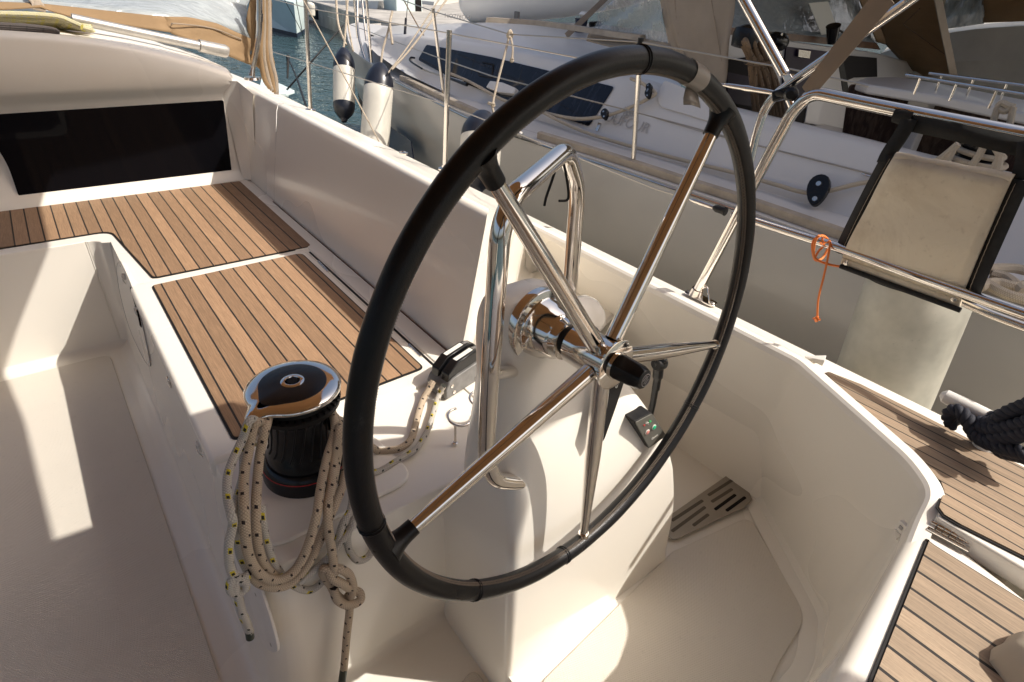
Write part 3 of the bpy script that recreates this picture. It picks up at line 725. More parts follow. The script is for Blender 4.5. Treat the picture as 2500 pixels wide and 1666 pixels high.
# ================================================================== throttle, sheath, switch panel
def yface(z):   # aft face of the pedestal
    return float(np.interp(z, zs, [s_[3] for s_ in sec]))
mb = MB(); q = [PY(u, v, .572) for u, v in ((1556, 1032), (1594, 1009), (1626, 1064), (1582, 1096))]
c_ = sum(q)/4; nr = np.cross(q[1]-q[0], q[2]-q[1]); nr /= np.linalg.norm(nr); nr = nr if nr[1] < 0 else -nr
sw = empty('switch_panel', c_, 'small grey switch panel with red and green push buttons on the pedestal', 'switch panel')
q = [PY(u, v, .560) for u, v in ((1547, 1030), (1591, 1007), (1627, 1064), (1583, 1096))]
mb.prism(rpoly(q, .007), A(0, .030, 0)); mb.build('base', 'black_rubber', sw, bevel=.002)
mb = MB(); mb.prism(rpoly([lerp(p, sum(q)/4, .05)+A(0, -.0022, 0) for p in q], .006), A(0, .003, 0)); fp = mb.build('face', 'panel_grey', sw, bevel=.001)
Q = lambda u, v: PY(u, v, .5572)
for (u, v), mt, nm in (((1580, 1055), 'red_button', 'button'), ((1596, 1043), 'green_button', 'button')):
    mb = MB(); mb.lathe(Q(u, v), (0, -1, 0), [(0, .0066), (.0012, .0066), (.0014, .0056)], 22); rg = mb.build(nm, 'label_white', sw)
    mb = MB(); mb.lathe(Q(u, v)+A(0, -.0012, 0), (0, -1, 0), [(0, .0052), (.0018, .0048), (.0024, .003)], 20); mb.build('cap', mt, rg)
mb = MB(); mb.prism([Q(1570, 1038), Q(1575, 1036), Q(1574, 1042)], A(0, -.0006, 0)); mb.build('mark', 'dark_red', fp)
mb = MB(); mb.prism([Q(1585, 1026), Q(1591, 1028), Q(1586, 1033)], A(0, -.0006, 0)); mb.build('mark', 'leaf_green', fp)
mb = MB()
for dx in (-1.5, 1.5): mb.tube([Q(1579+dx, 1030), Q(1581+dx, 1037)], .0006, 5)
mb.tube([Q(1576, 1034), Q(1584, 1032)], .0006, 5); mb.build('mark', 'label_white', fp)
text_part('Quick', .0085, Q(1598, 1067)+A(0, -.0004, 0), Q(1602, 1064)-Q(1594, 1069.5), A(0, 0, 1), 'label_white', 'lettering', fp, .0002)

# engine lever with black grip on the outboard side of the pedestal
lev = empty('throttle_lever', PY(1592, 1010, .70), 'black engine throttle lever standing behind the wheel rim', 'throttle lever')
L = lambda u, v, y=.69: PY(u, v, y)
mb = MB(); mb.tube([L(1588, 1010), L(1594, 985), L(1600, 950), L(1603, 935)], [.008, .008, .0085, .009], 12); mb.build('shaft', 'black_plastic', lev)
mb = MB(); mb.tube(spl([L(1601, 950), L(1605, 925), L(1608, 900), L(1612, 882), L(1616, 876)], 5), [.010]*6+[.013]*6+[.0165]*5+[.017]*4, 16); mb.build('grip', 'black_plastic', lev, ang=60)
mb = MB(); mb.lathe(L(1603, 890), L(1640, 878)-L(1603, 890), [(-.004, .014), (0, .0165), (.022, .017), (.027, .014), (.029, .006)], 24); mb.build('button', 'black_rubber', lev)
# long black strap hanging below the hub, against the console
strp = empty('black_strap', PY(1475, 1050, .575), 'flat black strap standing against the pedestal below the hub', 'winch handle')
F = lambda u, v, y: PY(u, v, y)
mb = MB(); mb.prism([F(1480, 920, .592), F(1520, 915, .592), F(1497, 985, .578), F(1470, 1062, .562), F(1462, 1075, .560), F(1452, 1040, .566)], A(0, -.010, -.002)); hd = mb.build('blade', 'black_plastic', strp, bevel=.003)
a, b = F(1506, 938, .5775), F(1517, 912, .5800)
text_part('0//22.', .010, lerp(a, b, .2)+A(-.001, -.0025, 0), b-a, A(-1, 0, .4), 'label_white', 'lettering', strp, .0003)

# ================================================================== winch
WB = PZ(718, 1168, ST+.006); WB = A(WB[0], WB[1], ST+.006)
P0 = PZ(719, 940, -.765); P0 = A(P0[0]-.006, P0[1]-.012, ST+.006)
win = empty('winch', WB, 'large black self-tailing winch with chrome top on the cockpit console', 'winch')
Z = A(0, 0, 1); k_ = 1.09
mb = MB(); mb.lathe(P0, Z, [(0, .096), (.004, .097), (.030*k_, .095), (.040*k_, .092), (.046*k_, .084)], 56); mb.build('base', 'black_plastic', win)
mb = MB(); mb.lathe(P0, Z, [(.0318*k_, .0950), (.0335*k_, .0950)], 56); mb.build('red_line', 'red_trim', win)
mb = MB(); mb.lathe(P0, Z, [(.046*k_, .081), (.060*k_, .081), (.072*k_, .075), (.088*k_, .070), (.12*k_, .067), (.15*k_, .068), (.165*k_, .073), (.172*k_, .080)], 56); dr = mb.build('drum', 'black_plastic', win)
mb = MB()
for k in range(22):
    a = R(360*k/22); mb.tube([P0+A(rr_*math.cos(a+tw), rr_*math.sin(a+tw), h_*k_) for h_, rr_, tw in ((.075, .0745, 0), (.09, .0695, .08), (.12, .0672, .18), (.15, .0682, .28), (.165, .073, .34))], .0022, 6)
mb.build('rib', 'black_rubber', dr)
mb = MB(); mb.lathe(P0, Z, [(.172*k_, .072), (.176*k_, .092), (.186*k_, .094), (.190*k_, .080), (.200*k_, .078), (.204*k_, .090), (.208*k_, .093)], 56); jw = mb.build('self_tailer', 'black_rubber', win)
mb = MB()
for k in range(36):
    a = R(10*k); mb.obox(P0+A(.0875*math.cos(a), .0875*math.sin(a), .189*k_), A(.005*math.cos(a), .005*math.sin(a), 0), A(-.002*math.sin(a), .002*math.cos(a), 0), A(0, 0, .002))
mb.build('teeth', 'black_plastic', jw)
tz = .208*k_
def ring_r(a, r):     # spout of the feeder arm at about the port-aft side
    d = (a-SP+180) % 360-180; return r+.032*math.exp(-(d/11.)**2)
SP = 208
mb = MB(); n = 90; rows = []
for h_, r_ in ((tz-.002, .090), (tz+.003, .0975), (tz+.008, .0980), (tz+.0125, .094), (tz+.016, .084), (tz+.0175, .070), (tz+.0172, .066)):
    rows.append([P0+A(ring_r(360*k/n, r_)*math.cos(R(360*k/n)), ring_r(360*k/n, r_)*math.sin(R(360*k/n)), h_) for k in range(n)])
mb.add([p for r_ in rows for p in r_], [(i*n+k, i*n+(k+1) % n, (i+1)*n+(k+1) % n, (i+1)*n+k) for i in range(len(rows)-1) for k in range(n)]); mb.build('top_ring', 'chrome', win, ang=60)
mb = MB(); rows = []
def cap_r(a, r): d = (a-SP+180) % 360-180; return r+.016*math.exp(-(d/20.)**2)
for h_, r_ in ((tz+.0168, .069), (tz+.0185, .0685), (tz+.0200, .062), (tz+.0215, .04), (tz+.0222, .022)):
    rows.append([P0+A(cap_r(360*k/n, r_)*math.cos(R(360*k/n)), cap_r(360*k/n, r_)*math.sin(R(360*k/n)), h_) for k in range(n)])
mb.add([p for r_ in rows for p in r_], [(i*n+k, i*n+(k+1) % n, (i+1)*n+(k+1) % n, (i+1)*n+k) for i in range(len(rows)-1) for k in range(n)]+[tuple((len(rows)-1)*n+k for k in range(n))]); mb.build('cap', 'black_plastic', win, ang=60)
mb = MB(); mb.lathe(P0+A(0, 0, tz+.021), Z, [(0, .024), (.002, .024), (.0035, .021), (.003, .0155), (.0012, .0145)], 36); sk = mb.build('socket', 'chrome', win)
mb = MB(); st = []
for k in range(16): r_ = .0135 if k % 2 else .0100; st.append(P0+A(r_*math.cos(R(22.5*k)), r_*math.sin(R(22.5*k)), tz+.0232))
mb.prism(st, (0, 0, .0006)); mb.build('star_hole', 'dark_interior', sk)
a = R(SP); dv = A(math.cos(a), math.sin(a), 0)
mb = MB(); mb.tube(spl([P0+dv*.100+A(0, 0, tz), P0+dv*.112+A(0, 0, tz-.015), P0+dv*.113+A(0, 0, tz-.04), P0+dv*.104+A(0, 0, tz-.055)], 5), [.012]*10+[.009]*6, 12); mb.build('feeder_arm', 'chrome', win, ang=60)
mb = MB(); mb.lathe(P0+dv*.118+A(0, 0, tz-.052), Vector((dv[0], dv[1], 0)).cross(Vector((0, 0, 1))), [(-.003, .011), (.003, .011)], 18); mb.build('feeder_tip', 'chrome', win)

# ================================================================== ropes on the winch
def ydef(v):   # ropes leave the drum and lie against the aft face of the console
    return float(np.interp(v, [1000, 1100, 1180, 1260, 1380, 1660], [.965, .935, .875, .812, .800, .792]))
def z7(L, dy=0.0, ys=None):
    out = []
    for i, p in enumerate(L):
        u, v = 400+p[0]/2.613, 1066+p[1]/2.613; y = ydef(v)+dy+(p[2] if len(p) > 2 else 0); out.append(PY(u, v, y))
    return out
def strand(L, r, mat, parent, name='strand', dy=0.0, n=8, world=None):
    mb = MB(); P = world if world is not None else z7(L, dy); S_ = spl(P, n)
    mb.tube(S_, r, 12); return mb.build(name, mat, parent, ang=60)
RR = .0090
r1 = empty('rope', WB+A(0, -.1, -.1), 'beige rope with black flecks coiled and hung from the black winch, ending in a knot', 'rope')
D0 = P0+A(0, 0, .12*k_)
def ondrum(deg, h, r=.068): return P0+A(r*math.cos(R(deg)), r*math.sin(R(deg)), h*k_)
strand(0, RR, 'rope_tan', r1, world=[ondrum(150, .155), ondrum(185, .15)]+z7([(600, -90, .01), (565, -40), (540, 100), (512, 250), (512, 450), (520, 600), (532, 720), (580, 840), (655, 905), (740, 915), (830, 860), (893, 760), (938, 640), (975, 500), (1000, 330), (1042, 130), (1092, -50, .01)], -.012)+[ondrum(345, .15), ondrum(10, .155)])
strand(0, RR, 'rope_tan', r1, world=z7([(668, -120, .03), (655, -70, .01), (640, -20), (610, 130), (597, 280), (588, 430), (590, 600), (608, 730), (650, 835, .004), (720, 890, .012), (800, 905, .01), (905, 830, .01), (985, 690, .008), (1045, 520, .006), (1075, 330, .006), (1105, 150, .01), (1130, -60, .015)], .002)+[ondrum(350, .13), ondrum(20, .13)])
strand(0, RR, 'rope_tan', r1, world=z7([(545, 860), (600, 930), (700, 962), (790, 945), (880, 870), (960, 745), (1010, 620), (1090, 440), (1150, 280), (1170, 120, .02), (1180, -60, .03)], .004)+[ondrum(5, .11)])
strand(0, RR, 'rope_tan', r1, world=[ondrum(340, .10), *z7([(1120, -50, .0), (1090, 130), (1070, 300), (1045, 450), (1052, 600), (1075, 750), (1085, 840), (1090, 880, -.004)], -.016)])
kn = z7([(1085, 850, -.012), (1120, 845, -.018), (1180, 880, -.020), (1205, 950, -.020), (1195, 1010, -.012), (1160, 1050, 0), (1100, 1010, .006), (1060, 940, .004), (1022, 890, 0), (1020, 850, -.006), (1050, 850, -.012), (1075, 905, -.022), (1140, 940, -.026), (1180, 965, -.022)])
strand(0, RR*1.05, 'rope_tan', r1, 'knot', world=kn)
strand(0, RR*1.05, 'rope_tan', r1, 'knot', world=z7([(1085, 960, -.006), (1100, 1030, -.012), (1150, 1070, -.018), (1215, 1068, -.022), (1255, 1040, -.020), (1250, 1000, -.012), (1215, 990, -.005), (1170, 1030, -.002), (1180, 1090, -.002)]))
tl = z7([(1182, 1050), (1184, 1120), (1168, 1260), (1158, 1380), (1148, 1490)], -.004); strand(0, RR*.98, 'rope_tan', r1, 'tail', world=tl)
mb = MB(); mb.tube(z7([(1148, 1480), (1140, 1540), (1134, 1600)], -.004), .0090, 14); mb.build('whipped_end', 'whipping', r1)
r2 = empty('rope', WB+A(-.1, -.1, -.1), 'white rope with yellow and black flecks looped on the left of the winch', 'rope')
RY = .0078
strand(0, RY, 'rope_white_yellow', r2, world=[ondrum(165, .12), *z7([(560, -110), (505, 10), (450, 130), (408, 250), (405, 380), (430, 500), (440, 560, .004), (415, 690), (418, 820), (450, 890), (495, 905), (545, 880)], -.018)])
strand(0, RY, 'rope_white_yellow', r2, world=z7([(520, 10), (508, 130), (505, 250, .006), (480, 350), (458, 450), (452, 560), (470, 650, .01), (490, 760, .012), (530, 850, .01)], .006))
strand(0, RY, 'rope_white_yellow', r2, world=z7([(620, 440), (632, 560), (655, 670), (690, 780), (735, 860), (800, 930), (880, 975), (950, 975), (1010, 925), (1040, 860)], .016))
strand(0, RY, 'rope_white_yellow', r2, world=z7([(870, 935), (940, 870), (1000, 820), (1060, 760), (1110, 660), (1140, 560), (1190, 470), (1210, 350), (1240, 250, .03)], .008))
strand(0, RY, 'rope_white_yellow', r2, world=z7([(1030, 800), (1110, 700), (1180, 600), (1210, 540), (1235, 440, .01), (1290, 330, .05)], .002))
strand(0, RY, 'rope_white_yellow', r2, world=z7([(1185, 580, .01), (1170, 650, .01), (1185, 730, .01), (1235, 790, .01), (1300, 770, .012), (1345, 700, .02)], .0))
strand(0, RY, 'rope_white_yellow', r2, 'knot', world=z7([(455, 880), (425, 930), (428, 985), (470, 1000), (515, 975), (520, 930), (480, 915), (450, 950), (470, 1010)], -.02))
strand(0, RY, 'rope_white_yellow', r2, 'tail', world=z7([(472, 1000), (482, 1060), (505, 1140), (535, 1205), (548, 1250)], -.012))
mb = MB(); mb.tube(z7([(545, 1240), (551, 1285)], -.012), .0078, 14); mb.build('whipped_end', 'whipping', r2)
# the two ropes running from the clutch to the winch
s_ = lambda u, v, dz=.010: PZ(950+u/5.227, 800+v/5.227, ST+dz)
strand(0, RR, 'rope_tan', r1, 'lead', world=[s_(565, 680, .045), s_(500, 800, .025), s_(430, 930), s_(370, 1110), s_(325, 1290), s_(270, 1440), s_(140, 1540), s_(0, 1570), s_(-140, 1575), s_(-260, 1500, .04), P0+A(.075, .02, .075*k_)])
strand(0, RY, 'rope_white_yellow', r2, 'lead', world=[s_(695, 740, .05), s_(640, 850, .022), s_(590, 1000), s_(555, 1120), s_(500, 1290), s_(420, 1440), s_(320, 1570), s_(100, 1700), s_(-140, 1840), s_(-330, 1800, .03), P0+A(.07, -.04, .07*k_)])
# ================================================================== rope clutch
cl = empty('rope_clutch', PZ(1060, 905, ST), 'black double rope clutch with white labels beside the grab rail', 'rope clutch')
K = lambda u, v, z: PZ(950+u/5.227, 800+v/5.227, z)
a0 = PZ(1042, 945, ST+.004); a1 = PZ(1090, 974, ST+.004); sd = (a1-a0)/np.linalg.norm(a1-a0); fw_ = A(-sd[1], sd[0], 0)
c0 = A((a0[0]+a1[0])/2, (a0[1]+a1[1])/2, ST); wd = float(np.linalg.norm(a1-a0))/2
mb = MB(); body = [(0, 0), (.0, .030), (.012, .050), (.030, .058), (.15, .066), (.165, .055), (.17, 0)]
mb.prism([c0-sd*wd+fw_*p[0]+Z*p[1] for p in body], sd*wd*2); mb.build('body', 'grey_plastic', cl, bevel=.004)
for sx in (-1, 1):
    q = c0+sd*sx*wd*.48; mb = MB()
    mb.prism([q-sd*.0145+fw_*p[0]+Z*p[1] for p in ((.012, .046), (.014, .074), (.050, .098), (.12, .104), (.155, .096), (.172, .078), (.168, .068), (.05, .060))], sd*.029); hn = mb.build('handle', 'black_plastic', cl, bevel=.004)
    mb = MB(); mb.prism([q-sd*.007+fw_*p[0]+Z*p[1] for p in ((.052, .0992), (.118, .1050), (.118, .1056), (.052, .0998))], sd*.014); mb.build('label', 'label_white', hn)
    mb = MB()
    for k in range(4): mb.obox(q+fw_*(.125+.006*k)+Z*(.1042-.0010*k), sd*.005, fw_*.0012, Z*.0006)
    mb.build('lettering', 'grey_mark', hn)
    mb = MB(); cq = q+fw_*-.001+Z*.022; mb.tube([cq+.0105*(math.cos(R(t_))*sd+math.sin(R(t_))*Z) for t_ in range(0, 360, 20)], .0018, 8, closed=True); mb.build('eyelet', 'chrome', cl)
    mb = MB(); mb.lathe(cq, -fw_, [(-.002, .0095), (.0004, .0095)], 20); mb.build('hole', 'dark_interior', cl)
for f_, h_ in ((.03, .012), (.022, .036), (.12, .014)):
    mb = MB(); mb.lathe(c0+sd*wd+fw_*f_+Z*h_, sd, [(0, .0055), (.002, .0055), (.0024, .003)], 16)
    mb.build('bolt', 'stainless', cl)
# ring hooks beside the clutch
for i, (u, v) in enumerate(((1108, 1030), (1168, 1000))):
    t_ = empty('ring_hook', PZ(u, v+50, ST), ('open stainless ring hook on a pin in front of the clutch', 'stainless ring hook half hidden behind the chrome grab rail')[i], 'ring hook', 'stainless ring hooks by the clutch')
    ft_ = PZ(950+828/5.227, 800+1495/5.227, ST) if i == 0 else PZ(950+1100/5.227, 800+1240/5.227, ST)
    c_ = ft_+A(.030, .020, .062) if i == 0 else ft_+A(.03, .02, .06)
    mb = MB(); rc = .030; mb.tube([c_+rc*A(math.cos(R(a)), math.sin(R(a)), .15*math.sin(R(a))) for a in range(75, 330, 12)], .0032, 10); mb.build('ring', 'chrome', t_)
    mb = MB(); e = c_+rc*A(math.cos(R(215)), math.sin(R(215)), .15*math.sin(R(215))); mb.tube([A(e[0], e[1], ST), e], .0030, 10); mb.lathe(A(e[0], e[1], ST), Z, [(0, .007), (.002, .007), (.003, .004)], 16); mb.build('pin', 'stainless', t_)

# ================================================================== canvas bimini over the helm (above the picture; outline shaped to put its shade edges into the cockpit)
bim = empty('bimini_top', (0, 0, .5), 'tan canvas bimini stretched above the helm', 'bimini')
bp = [(-1.7, 2.95), (1.5, 2.95), (1.5, 2.56), (.865, 2.52), (.86, 1.7), (.92, 1.19), (.958, .50), (1.15, .49), (1.28, .30), (1.36, .095), (1.64, .085), (1.68, -.10), (1.29, -.13), (1.40, -.24), (1.50, -.42), (1.62, -.8), (1.72, -1.6), (-1.7, -1.6)]
mb = MB(); mb.prism([(x, y, .5) for x, y in bp], (0, 0, .008)); mb.build('canvas', 'canvas_bimini', bim)
for y in (2.9, .45, -1.2):
    mb = MB(); mb.tube(fillet([(-1.6, y, .49), (-1.5, y, .48), (.8, y, .48), (.86, y, .47)], .05), .0125, 12); mb.build('bow_tube', 'stainless', bim)

# ================================================================== guardrail of our boat
def stanchion(bu, bv, tu, tv, label):
    b_ = PZ(bu, bv, -.826); t_ = PY(tu, tv, b_[1]+.02)
    s0 = empty('stanchion', b_, label, 'stanchion', 'stanchions along our deck edge')
    mb = MB(); mb.tube([b_, lerp(b_, t_, .5), t_], .0125, 16); mb.build('post', 'stainless', s0)
    mb = MB(); mb.lathe(b_, Z, [(-.004, .034), (.003, .034), (.006, .028), (.007, .016), (.02, .015)], 24); mb.build('base', 'stainless', s0)
    for q in (.5, .965):
        mb = MB(); c_ = lerp(b_, t_, q); mb.lathe(c_+A(0, -.016, 0), (0, 1, 0), [(0, .0055), (.032, .0055)], 12); mb.build('eye', 'stainless', s0)
    return b_, t_
sA = stanchion(758, 268, 744, -40, 'stainless stanchion standing in front of the open water, with a tan canvas beside it')
sB = stanchion(1086, 412, 1097, 74, 'short stainless stanchion left of the wheel rim, in front of the next boat')
up = [PY(520, -40, 6.4), PY(747, 19, 4.14), PY(1094, 81, 2.56), PY(1412, 142, 1.95), PX(1700, 196, 1.5), PX(1768, 207, 1.5)]
lo = [PY(545, 92, 6.4), PY(752, 152, 4.13), PY(1091, 256, 2.55), PX(1600, 461, 1.51), PX(1690, 489, 1.51)]
mb = MB(); mb.tube(up, .0028, 8); mb.tube([up[-1], PX(1770, 207, 1.5)], .004, 6); a_ = mb.build('lifeline', 'wire'); tag(a_, 'upper wire lifeline from the water side stanchion back to the rail', 'lifeline', 'wire lifelines of our boat')
mb = MB(); mb.tube(lo, .0028, 8); tag(mb.build('lifeline', 'wire'), 'lower wire lifeline passing halfway up the stanchions', 'lifeline', 'wire lifelines of our boat')
for ps, lab in (([PX(1764, 207, 1.5), PX(1892, 227, 1.5)], 'stainless turnbuckle ending at the bend of the upper rail'), ([PX(1684, 487, 1.51), PX(1742, 507, 1.51)], 'stainless turnbuckle with a black knob seen through the wheel')):
    tb = empty('turnbuckle', ps[0], lab, 'turnbuckle', 'lifeline turnbuckles')
    mb = MB(); mb.tube([lerp(ps[0], ps[1], k/8) for k in range(9)], [.003, .006, .0065, .0065, .008, .0065, .0065, .0065, .005], 12); mb.build('body', 'stainless', tb)
    e = ps[1]; d = (ps[1]-ps[0])/np.linalg.norm(ps[1]-ps[0])
    mb = MB(); mb.tube([e, e+d*.012, e+d*.03, e+d*.042], [.006, .011, .0105, .013], 12); mb.build('knob', 'black_rubber', tb)
# pushpit
push = empty('pushpit_rail', PX(1705, 722, 1.5), 'two bar stainless steel guard rail running round the stern behind the wheel', 'guard rail')
RX = 1.5
mb = MB(); mb.tube(fillet([PX(1700, 716, 1.5), PX(1845, 440, RX), PX(1937, 268, RX), PX(1985, 226, RX), PX(2120, 255, RX), PX(2500, 330, RX), PX(2700, 372, RX)], [0, .1, .06, .06, .1, .1, 0], 8), .0150, 20); mb.build('top_tube', 'chrome', push)
mb = MB(); mb.tube(fillet([PX(1790, 523, RX+.01), PX(1843, 540, RX+.01), PX(2071, 612, RX), PX(2280, 690, RX-.02), PX(2500, 766, RX-.04), PX(2640, 815, RX-.05)], .05, 4), .0118, 18); mb.build('middle_tube', 'chrome', push)
mb = MB(); mb.tube([PX(2330, 728, 1.60), PX(2420, 768, 1.60), PX(2640, 850, 1.58)], .0105, 14); mb.build('lower_tube', 'stainless', push)
mb = MB(); mb.tube(fillet([PX(1836, 374, 1.53), PX(1846, 330, 1.53), PX(1866, 268, 1.53), PX(1892, 232, 1.53), PX(1950, 190, 1.53), PX(2212, 8, 1.53), PX(2290, -50, 1.53)], .06, 6), .0115, 18); mb.build('strut', 'chrome', push)
mb = MB(); mb.tube([PX(1810, 480, 1.53), PX(1836, 374, 1.53)], .0115, 16); mb.build('strut', 'chrome', push)
mb = MB(); mb.tube([PX(1805, -20, 1.53), PX(1860, 80, 1.53), PX(1916, 182, 1.53)], .0135, 18); mb.build('strut', 'chrome', push)
mb = MB(); mb.prism([PX(1908, 184, 1.52), PX(1928, 180, 1.52), PX(1940, 200, 1.52), PX(1930, 212, 1.52), PX(1918, 208, 1.52)], A(.022, 0, 0)); mb.build('hinge_jaw', 'chrome', push, bevel=.002)
mb = MB(); mb.tube([PX(1925, 240, 1.50), PX(1934, 262, 1.50)], .009, 14); mb.build('stub', 'chrome', push)
mb = MB(); mb.obox(PX(1915, 229, 1.51), A(0, .045, -.022)*.5, A(.018, 0, 0), A(0, .005, .012)); mb.build('bracket', 'black_plastic', push, bevel=.005)
mb = MB(); c_ = PX(1932, 231, 1.50); mb.lathe(c_, (-1, -.3, 0), [(-.01, .016), (.006, .017), (.012, .010)], 18); mb.build('knob', 'black_plastic', push)
fp_ = PZ(1709, 729, -.822); a, b = PZ(1675, 713, -.824), PZ(1747, 748, -.824)
mb = MB(); d = b-a; n_ = A(d[1], -d[0], 0)/np.linalg.norm(d[:2])*.019
mb.prism(rpoly([a-n_, b-n_, b+n_, a+n_], .018), (0, 0, .006)); bs = mb.build('base_plate', 'chrome', push, bevel=.002)
for q in (.1, .88): mb = MB(); mb.lathe(lerp(a, b, q)+A(0, 0, .006), Z, [(0, .008), (.0018, .006), (.002, .003)], 14); mb.build('screw', 'grate_steel', bs)
mb = MB(); mb.tube(fillet([PZ(1712, 735, -.818), PX(1716, 702, 1.50), PX(1727, 700, 1.50), PZ(1733, 742, -.818)], .02), .0032, 8); mb.build('loop', 'stainless', push)
mb = MB(); mb.tube([PX(1697, 722, 1.50), PX(1704, 706, 1.5)], [.021, .019], 16); mb.build('socket', 'stainless', push)
# tan webbing strap holding the canvas down to the rail
mb = MB(); a, b = PX(1968, 228, 1.49), PX(2165, -14, 1.49); wd_ = A(0, .016, .012); mb.prism([a-wd_*.95, a+wd_*.95, b+wd_*1.3, b-wd_*1.3], A(.002, 0, 0))
tag(mb.build('strap', 'webbing'), 'wide tan webbing strap rising from the bend of the guard rail', 'strap')

# ---------- fabric pad slung between the rails
pad = empty('rail_cushion', PX(2200, 560, 1.47), 'stained cream fabric pad with black side straps slung between the guard rails', 'cushion')
tl, tr, br, bl = PX(2187, 383, 1.47), PX(2472, 437, 1.45), PX(2348, 730, 1.49), PX(2062, 622, 1.51)
rows = []
for i in range(15):
    v = i/14; rows.append([lerp(lerp(tl, tr, j/14), lerp(bl, br, j/14), v)+A(-.010*math.sin(math.pi*min(1, v*1.0))**.6-.003*math.sin(9*v+3*j/14), 0, 0) for j in range(15)])
m, t, b = newmat('pad_face'); o = coords(t); g = noise(t, o, 5, 5, .65, .6); g2 = noise(t, o, 60, 3, .6)
c = mix(t, ramp(t, g, [(.42, 0.), (.72, 1.)]), (.74, .665, .53), (.52, .43, .31)); c = mix(t, math_(t, 'MULTIPLY', ramp(t, g2, [(.6, 0.), (.75, 1.)]), .25), c, (.3, .24, .17))
t.links.new(c, b.inputs['Base Color']); b.inputs['Roughness'].default_value = .75; bump(t, g, .4, .02, b)
mb = MB(); mb.sheet(rows); mb.build('pad', 'pad_face', pad, solid=.018)
mb = MB(); mb.tube(spl([lerp(tl, tr, k/8)+A(.0, 0, .0012*math.sin(k*2.2)) for k in range(9)], 4), .010, 14); mb.build('top_roll', 'pad_face', pad)
for s0, s1, w0 in ((tl, bl, -1), (tr, br, 1)):
    d = (s1-s0); sd_ = (tr-tl)/np.linalg.norm(tr-tl)*w0
    mb = MB(); mb.sheet([[s0+d*k/10+A(-.008*math.sin(math.pi*k/10)**.6, 0, 0)+sd_*q+A(.006, 0, 0)*abs(j-1) for j, q in enumerate((-.004, .012, .028))] for k in range(11)]); mb.build('side_strap', 'black_fabric', pad, solid=.008)
    mb = MB(); mb.tube([s0+d*k/40+A(-.016*math.sin(math.pi*k/40)**.6, 0, 0)+sd_*(.008+.0006*(k % 2)) for k in range(41)], .0006, 4); mb.build('seam', 'thread', pad)
wl, wr = PX(2215, 268, 1.5), PX(2520, 335, 1.5)
def band(ps, w_, name, mat, th=.004, par=pad):
    ps = [np.array(p) for p in ps]; L0, L1 = [], []
    for i, p in enumerate(ps):
        d = ps[min(i+1, len(ps)-1)]-ps[max(0, i-1)]; n_ = np.cross(d, A(1, 0, 0)); n_ = n_/np.linalg.norm(n_); L0.append(p+n_*w_/2); L1.append(p-n_*w_/2)
    mb = MB(); mb.sheet([L0, L1]); return mb.build(name, mat, par, solid=th)
band([PX(2222, 300, 1.487), PX(2330, 322, 1.487), PX(2520, 366, 1.485)], .034, 'top_band', 'black_fabric')
band(spl([PX(2222, 290, 1.485), PX(2200, 330, 1.48), PX(2170, 375, 1.475), PX(2158, 400, 1.47)], 4), .030, 'side_band', 'black_fabric', .006)
band(spl([PX(2506, 345, 1.47), PX(2498, 400, 1.46), PX(2488, 440, 1.455)], 4), .026, 'side_band', 'black_fabric', .006)
mb = MB(); a, b = PX(2188, 278, RX), PX(2232, 287, RX); mb.tube([a, lerp(a, b, .5), b], [.0185, .0195, .0185], 20); mb.build('rail_loop', 'black_fabric', pad)
mb = MB(); mb.prism([PX(2190, 290, 1.487), PX(2232, 300, 1.487), PX(2222, 322, 1.487), PX(2205, 318, 1.487)], A(.004, 0, 0)); mb.build('rail_loop', 'black_fabric', pad)
mb = MB(); mb.prism([PX(2056, 628, 1.505), PX(2345, 734, 1.485), PX(2342, 752, 1.485), PX(2050, 645, 1.505)], A(.014, 0, 0)); fl_ = mb.build('bottom_flap', 'pad_face', pad, bevel=.004)
for u, v in ((2066, 642), (2330, 731)):
    mb = MB(); mb.lathe(PX(u, v, 1.484), (-1, 0, 0), [(0, .0065), (.003, .006), (.0036, .003)], 14); mb.build('stud', 'stainless', fl_)
mb = MB(); mb.tube([PX(2052, 650, 1.5), PX(2200, 705, 1.49), PX(2345, 758, 1.48)], .006, 10); mb.build('lower_edge', 'black_fabric', pad)
# orange cord tied round the middle tube
oc = empty('cord', PX(1998, 600, 1.49), 'bright orange cord knotted round the rail with a frayed end hanging free', 'cord')
mb = MB(); H = lambda u, v, x=1.485: PX(u, v, x)
ccx = [H(2000, 575, 1.47), H(1985, 590, 1.47), H(1984, 615, 1.475), H(1992, 636, 1.48), H(2010, 628, 1.52), H(2024, 595, 1.53), H(2012, 577, 1.51), H(1996, 580, 1.47), H(1988, 600, 1.468), H(1990, 630, 1.475), H(2020, 645, 1.49), H(2056, 652, 1.50)]
mb.tube(spl(ccx, 6), .0030, 8); mb.build('turns', 'orange_line', oc)
mb = MB(); mb.tube(spl([H(1990, 628, 1.48), H(2000, 612, 1.50), H(2014, 600, 1.5), H(2026, 590, 1.49), H(2022, 625, 1.48), H(2010, 680, 1.475), H(1998, 730, 1.47), H(1995, 775, 1.47)], 6), .0028, 8); mb.build('tail', 'orange_line', oc)
mb = MB(); e = H(1994, 778, 1.47)
for k in range(14): a = 2*math.pi*k/14; mb.tube([e, e+A(.010*math.cos(a), .010*math.sin(a), -.002+.005*math.sin(3*a))], [.002, .0008], 5)
mb.tube([e+A(0, 0, .006), e+A(0, 0, -.008)], .0045, 8); mb.build('frayed_end', 'orange_line', oc)
